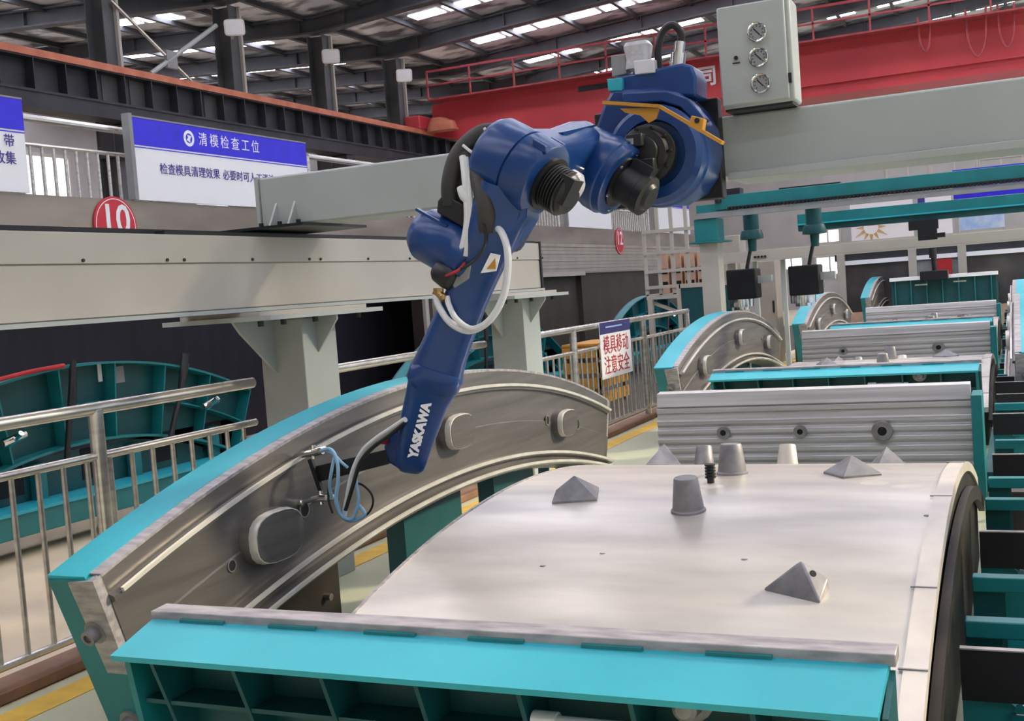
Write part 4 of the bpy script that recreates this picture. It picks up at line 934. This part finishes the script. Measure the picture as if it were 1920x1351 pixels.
build('sheet', MB().bx(a.x, b_.x, 34, 34.05, a.z, b_.z + .5), M['skyprint'], t)
build('stand', MB().bx(b_.x - .1, b_.x, 34.05, 34.15, 0, a.z), M['grey'], t)
a, b_ = P(1765, 376, Y=32), P(1925, 345, Y=32)
t = thing('blue_signboard', 'long blue signboard between the two teal beams at the right', 'sign', ((a.x + b_.x) / 2, 32, a.z))
build('board', MB().bx(a.x + .3, b_.x + .6, 32, 32.05, a.z, a.z + .75), M['signblue'], t)
build('stand', MB().bx(a.x + .3, a.x + .4, 32.05, 32.15, 0, a.z), M['grey'], t)
build('stand', MB().bx(b_.x + .5, b_.x + .6, 32.05, 32.15, 0, a.z), M['grey'], t)
# white maintenance stand by the platform
ms = thing('maintenance_stand', 'white railed maintenance stand between the robot and the teal gantry', 'stand', (-5.6, 18, 0))
a, b_ = P(1212, 555, Y=17), P(1318, 540, Y=17)
x0, x1, zd = a.x, b_.x + .1, a.z
build('deck', MB().bx(x0, x1, 17, 18.2, zd - .06, zd + .02), M['white'], ms)
for u in (1210, 1236, 1262, 1290): 
    x = P(u, 500, Y=17).x; build('upright', MB().bx(x - .025, x + .025, 17, 17.05, zd, zd + 1.5), M['white'], ms)
for dz_ in (.1, .34, .62, .95, 1.5): build('rail', MB().bx(x0, x1, 16.98, 17.03, zd + dz_, zd + dz_ + .05), M['white'], ms)
for x in (x0 + .05, x1 - .05): build('leg', MB().bx(x - .04, x + .04, 17.0, 17.08, 0, zd - .06), M['white'], ms)
build('brace', MB().bar((x0, 17.1, zd - .08), (x1, 17.1, zd - .5), .05, .05), M['white'], ms)
for i in range(4):
    x = x0 + .12 + i * .21
    b = build('cell_box', MB().bx(x, x + .17, 17.3, 17.6, zd + .02, zd + .62), M['peach'], ms)
    build('slot', MB().bx(x + .02, x + .15, 17.29, 17.3, zd + .12, zd + .2).bx(x + .02, x + .15, 17.29, 17.3, zd + .32, zd + .4), M['blackmatte'], b)
ts = thing('teal_screen', 'dark teal sheet enclosure at the end of the right railing', 'enclosure', (-4.2, 16.4, 0))
build('panel', MB().bx(-4.6, -3.8, 16.3, 16.34, 0, 1.45), M['tealshade'], ts)
build('frame', MB().bx(-4.64, -4.58, 16.28, 16.36, 0, 1.5).bx(-3.84, -3.78, 16.28, 16.36, 0, 1.5).bx(-4.6, -3.8, 16.28, 16.36, 1.44, 1.5), M['white'], ts)
# pale steel cabinets between gantry and far wall
for (u0, v0, u1, v1, Y, lab) in ((1420, 488, 1452, 620, 20, 'tall beige cabinet behind the first work head'), (1352, 440, 1385, 610, 19, 'narrow pale cabinet just right of the teal gantry post')):
    a, b_ = P(u0, v1, Y=Y), P(u1, v0, Y=Y)
    t = thing('switch_cabinet', lab, 'cabinet', ((a.x + b_.x) / 2, Y + .25, 0))
    build('cabinet_body', MB().bx(a.x, b_.x, Y, Y + .5, 0, b_.z), M['shutter'], t, bevel=.01)
    build('door', MB().bx(a.x + .02, b_.x - .02, Y - .02, Y, .1, b_.z - .03), M['shutter'], t)
    build('handle', MB().bx(b_.x - .07, b_.x - .04, Y - .04, Y - .02, b_.z * .5, b_.z * .5 + .2), M['black'], t)

# white cross beam between the teal gantry and the cabinets
a, b_ = P(1560, 476, Y=17.2), P(1560, 458, Y=17.2)
cb_ = thing('cross_beam', 'long white cross beam behind the black work heads', 'beam', (-1.5, 17.3, 0))
xl = P(1352, 480, Y=17.2).x
build('beam', MB().bx(xl, 1.4, 17.2, 17.35, a.z, b_.z), M['white'], cb_, bevel=.004)
build('ledge', MB().bx(xl, 1.4, 17.18, 17.4, a.z - .02, a.z), M['white'], cb_)
for x in (xl + .05, 1.2): build('post', MB().bx(x, x + .12, 17.36, 17.5, 0, a.z - .02), M['white'], cb_)
for i in range(4): build('clip', MB().bx(xl + .5 + i * .05, xl + .53 + i * .05, 17.17, 17.2, a.z + .03, a.z + .06), M['black'], cb_)
for x in (P(1418, 500, Y=17.6).x, P(1470, 500, Y=17.6).x): build('upright', MB().bx(x, x + .06, 17.36, 17.44, 0, a.z - .02), M['grey'], cb_)

a, b_ = P(1128, 745, X=-5.0), P(1178, 703, X=-5.0)
t = thing('crate', 'orange wooden crate on the pit floor, seen through the railing under the placard', 'crate', (-5.1, a.y + .6, .002))
x0, x1, y0, y1 = -5.5, -5.0, a.y, b_.y
for i in range(4):
    z = .05 + i * .2; build('slat', MB().bx(x1 - .02, x1, y0, y1, z, z + .14), M['yellow'], t)
    build('slat', MB().bx(x0, x1, y0, y0 + .02, z, z + .14), M['yellow'], t)
for x, y in ((x0, y0 + .02), (x1 - .08, y0 + .02), (x0, y1 - .06), (x1 - .08, y1 - .06)): build('corner_post', MB().bx(x, x + .06, y, y + .06, .002, .8), M['kerb'], t)
build('lid', MB().bx(x0, x1, y0, y1, .8, .83), M['yellow'], t)
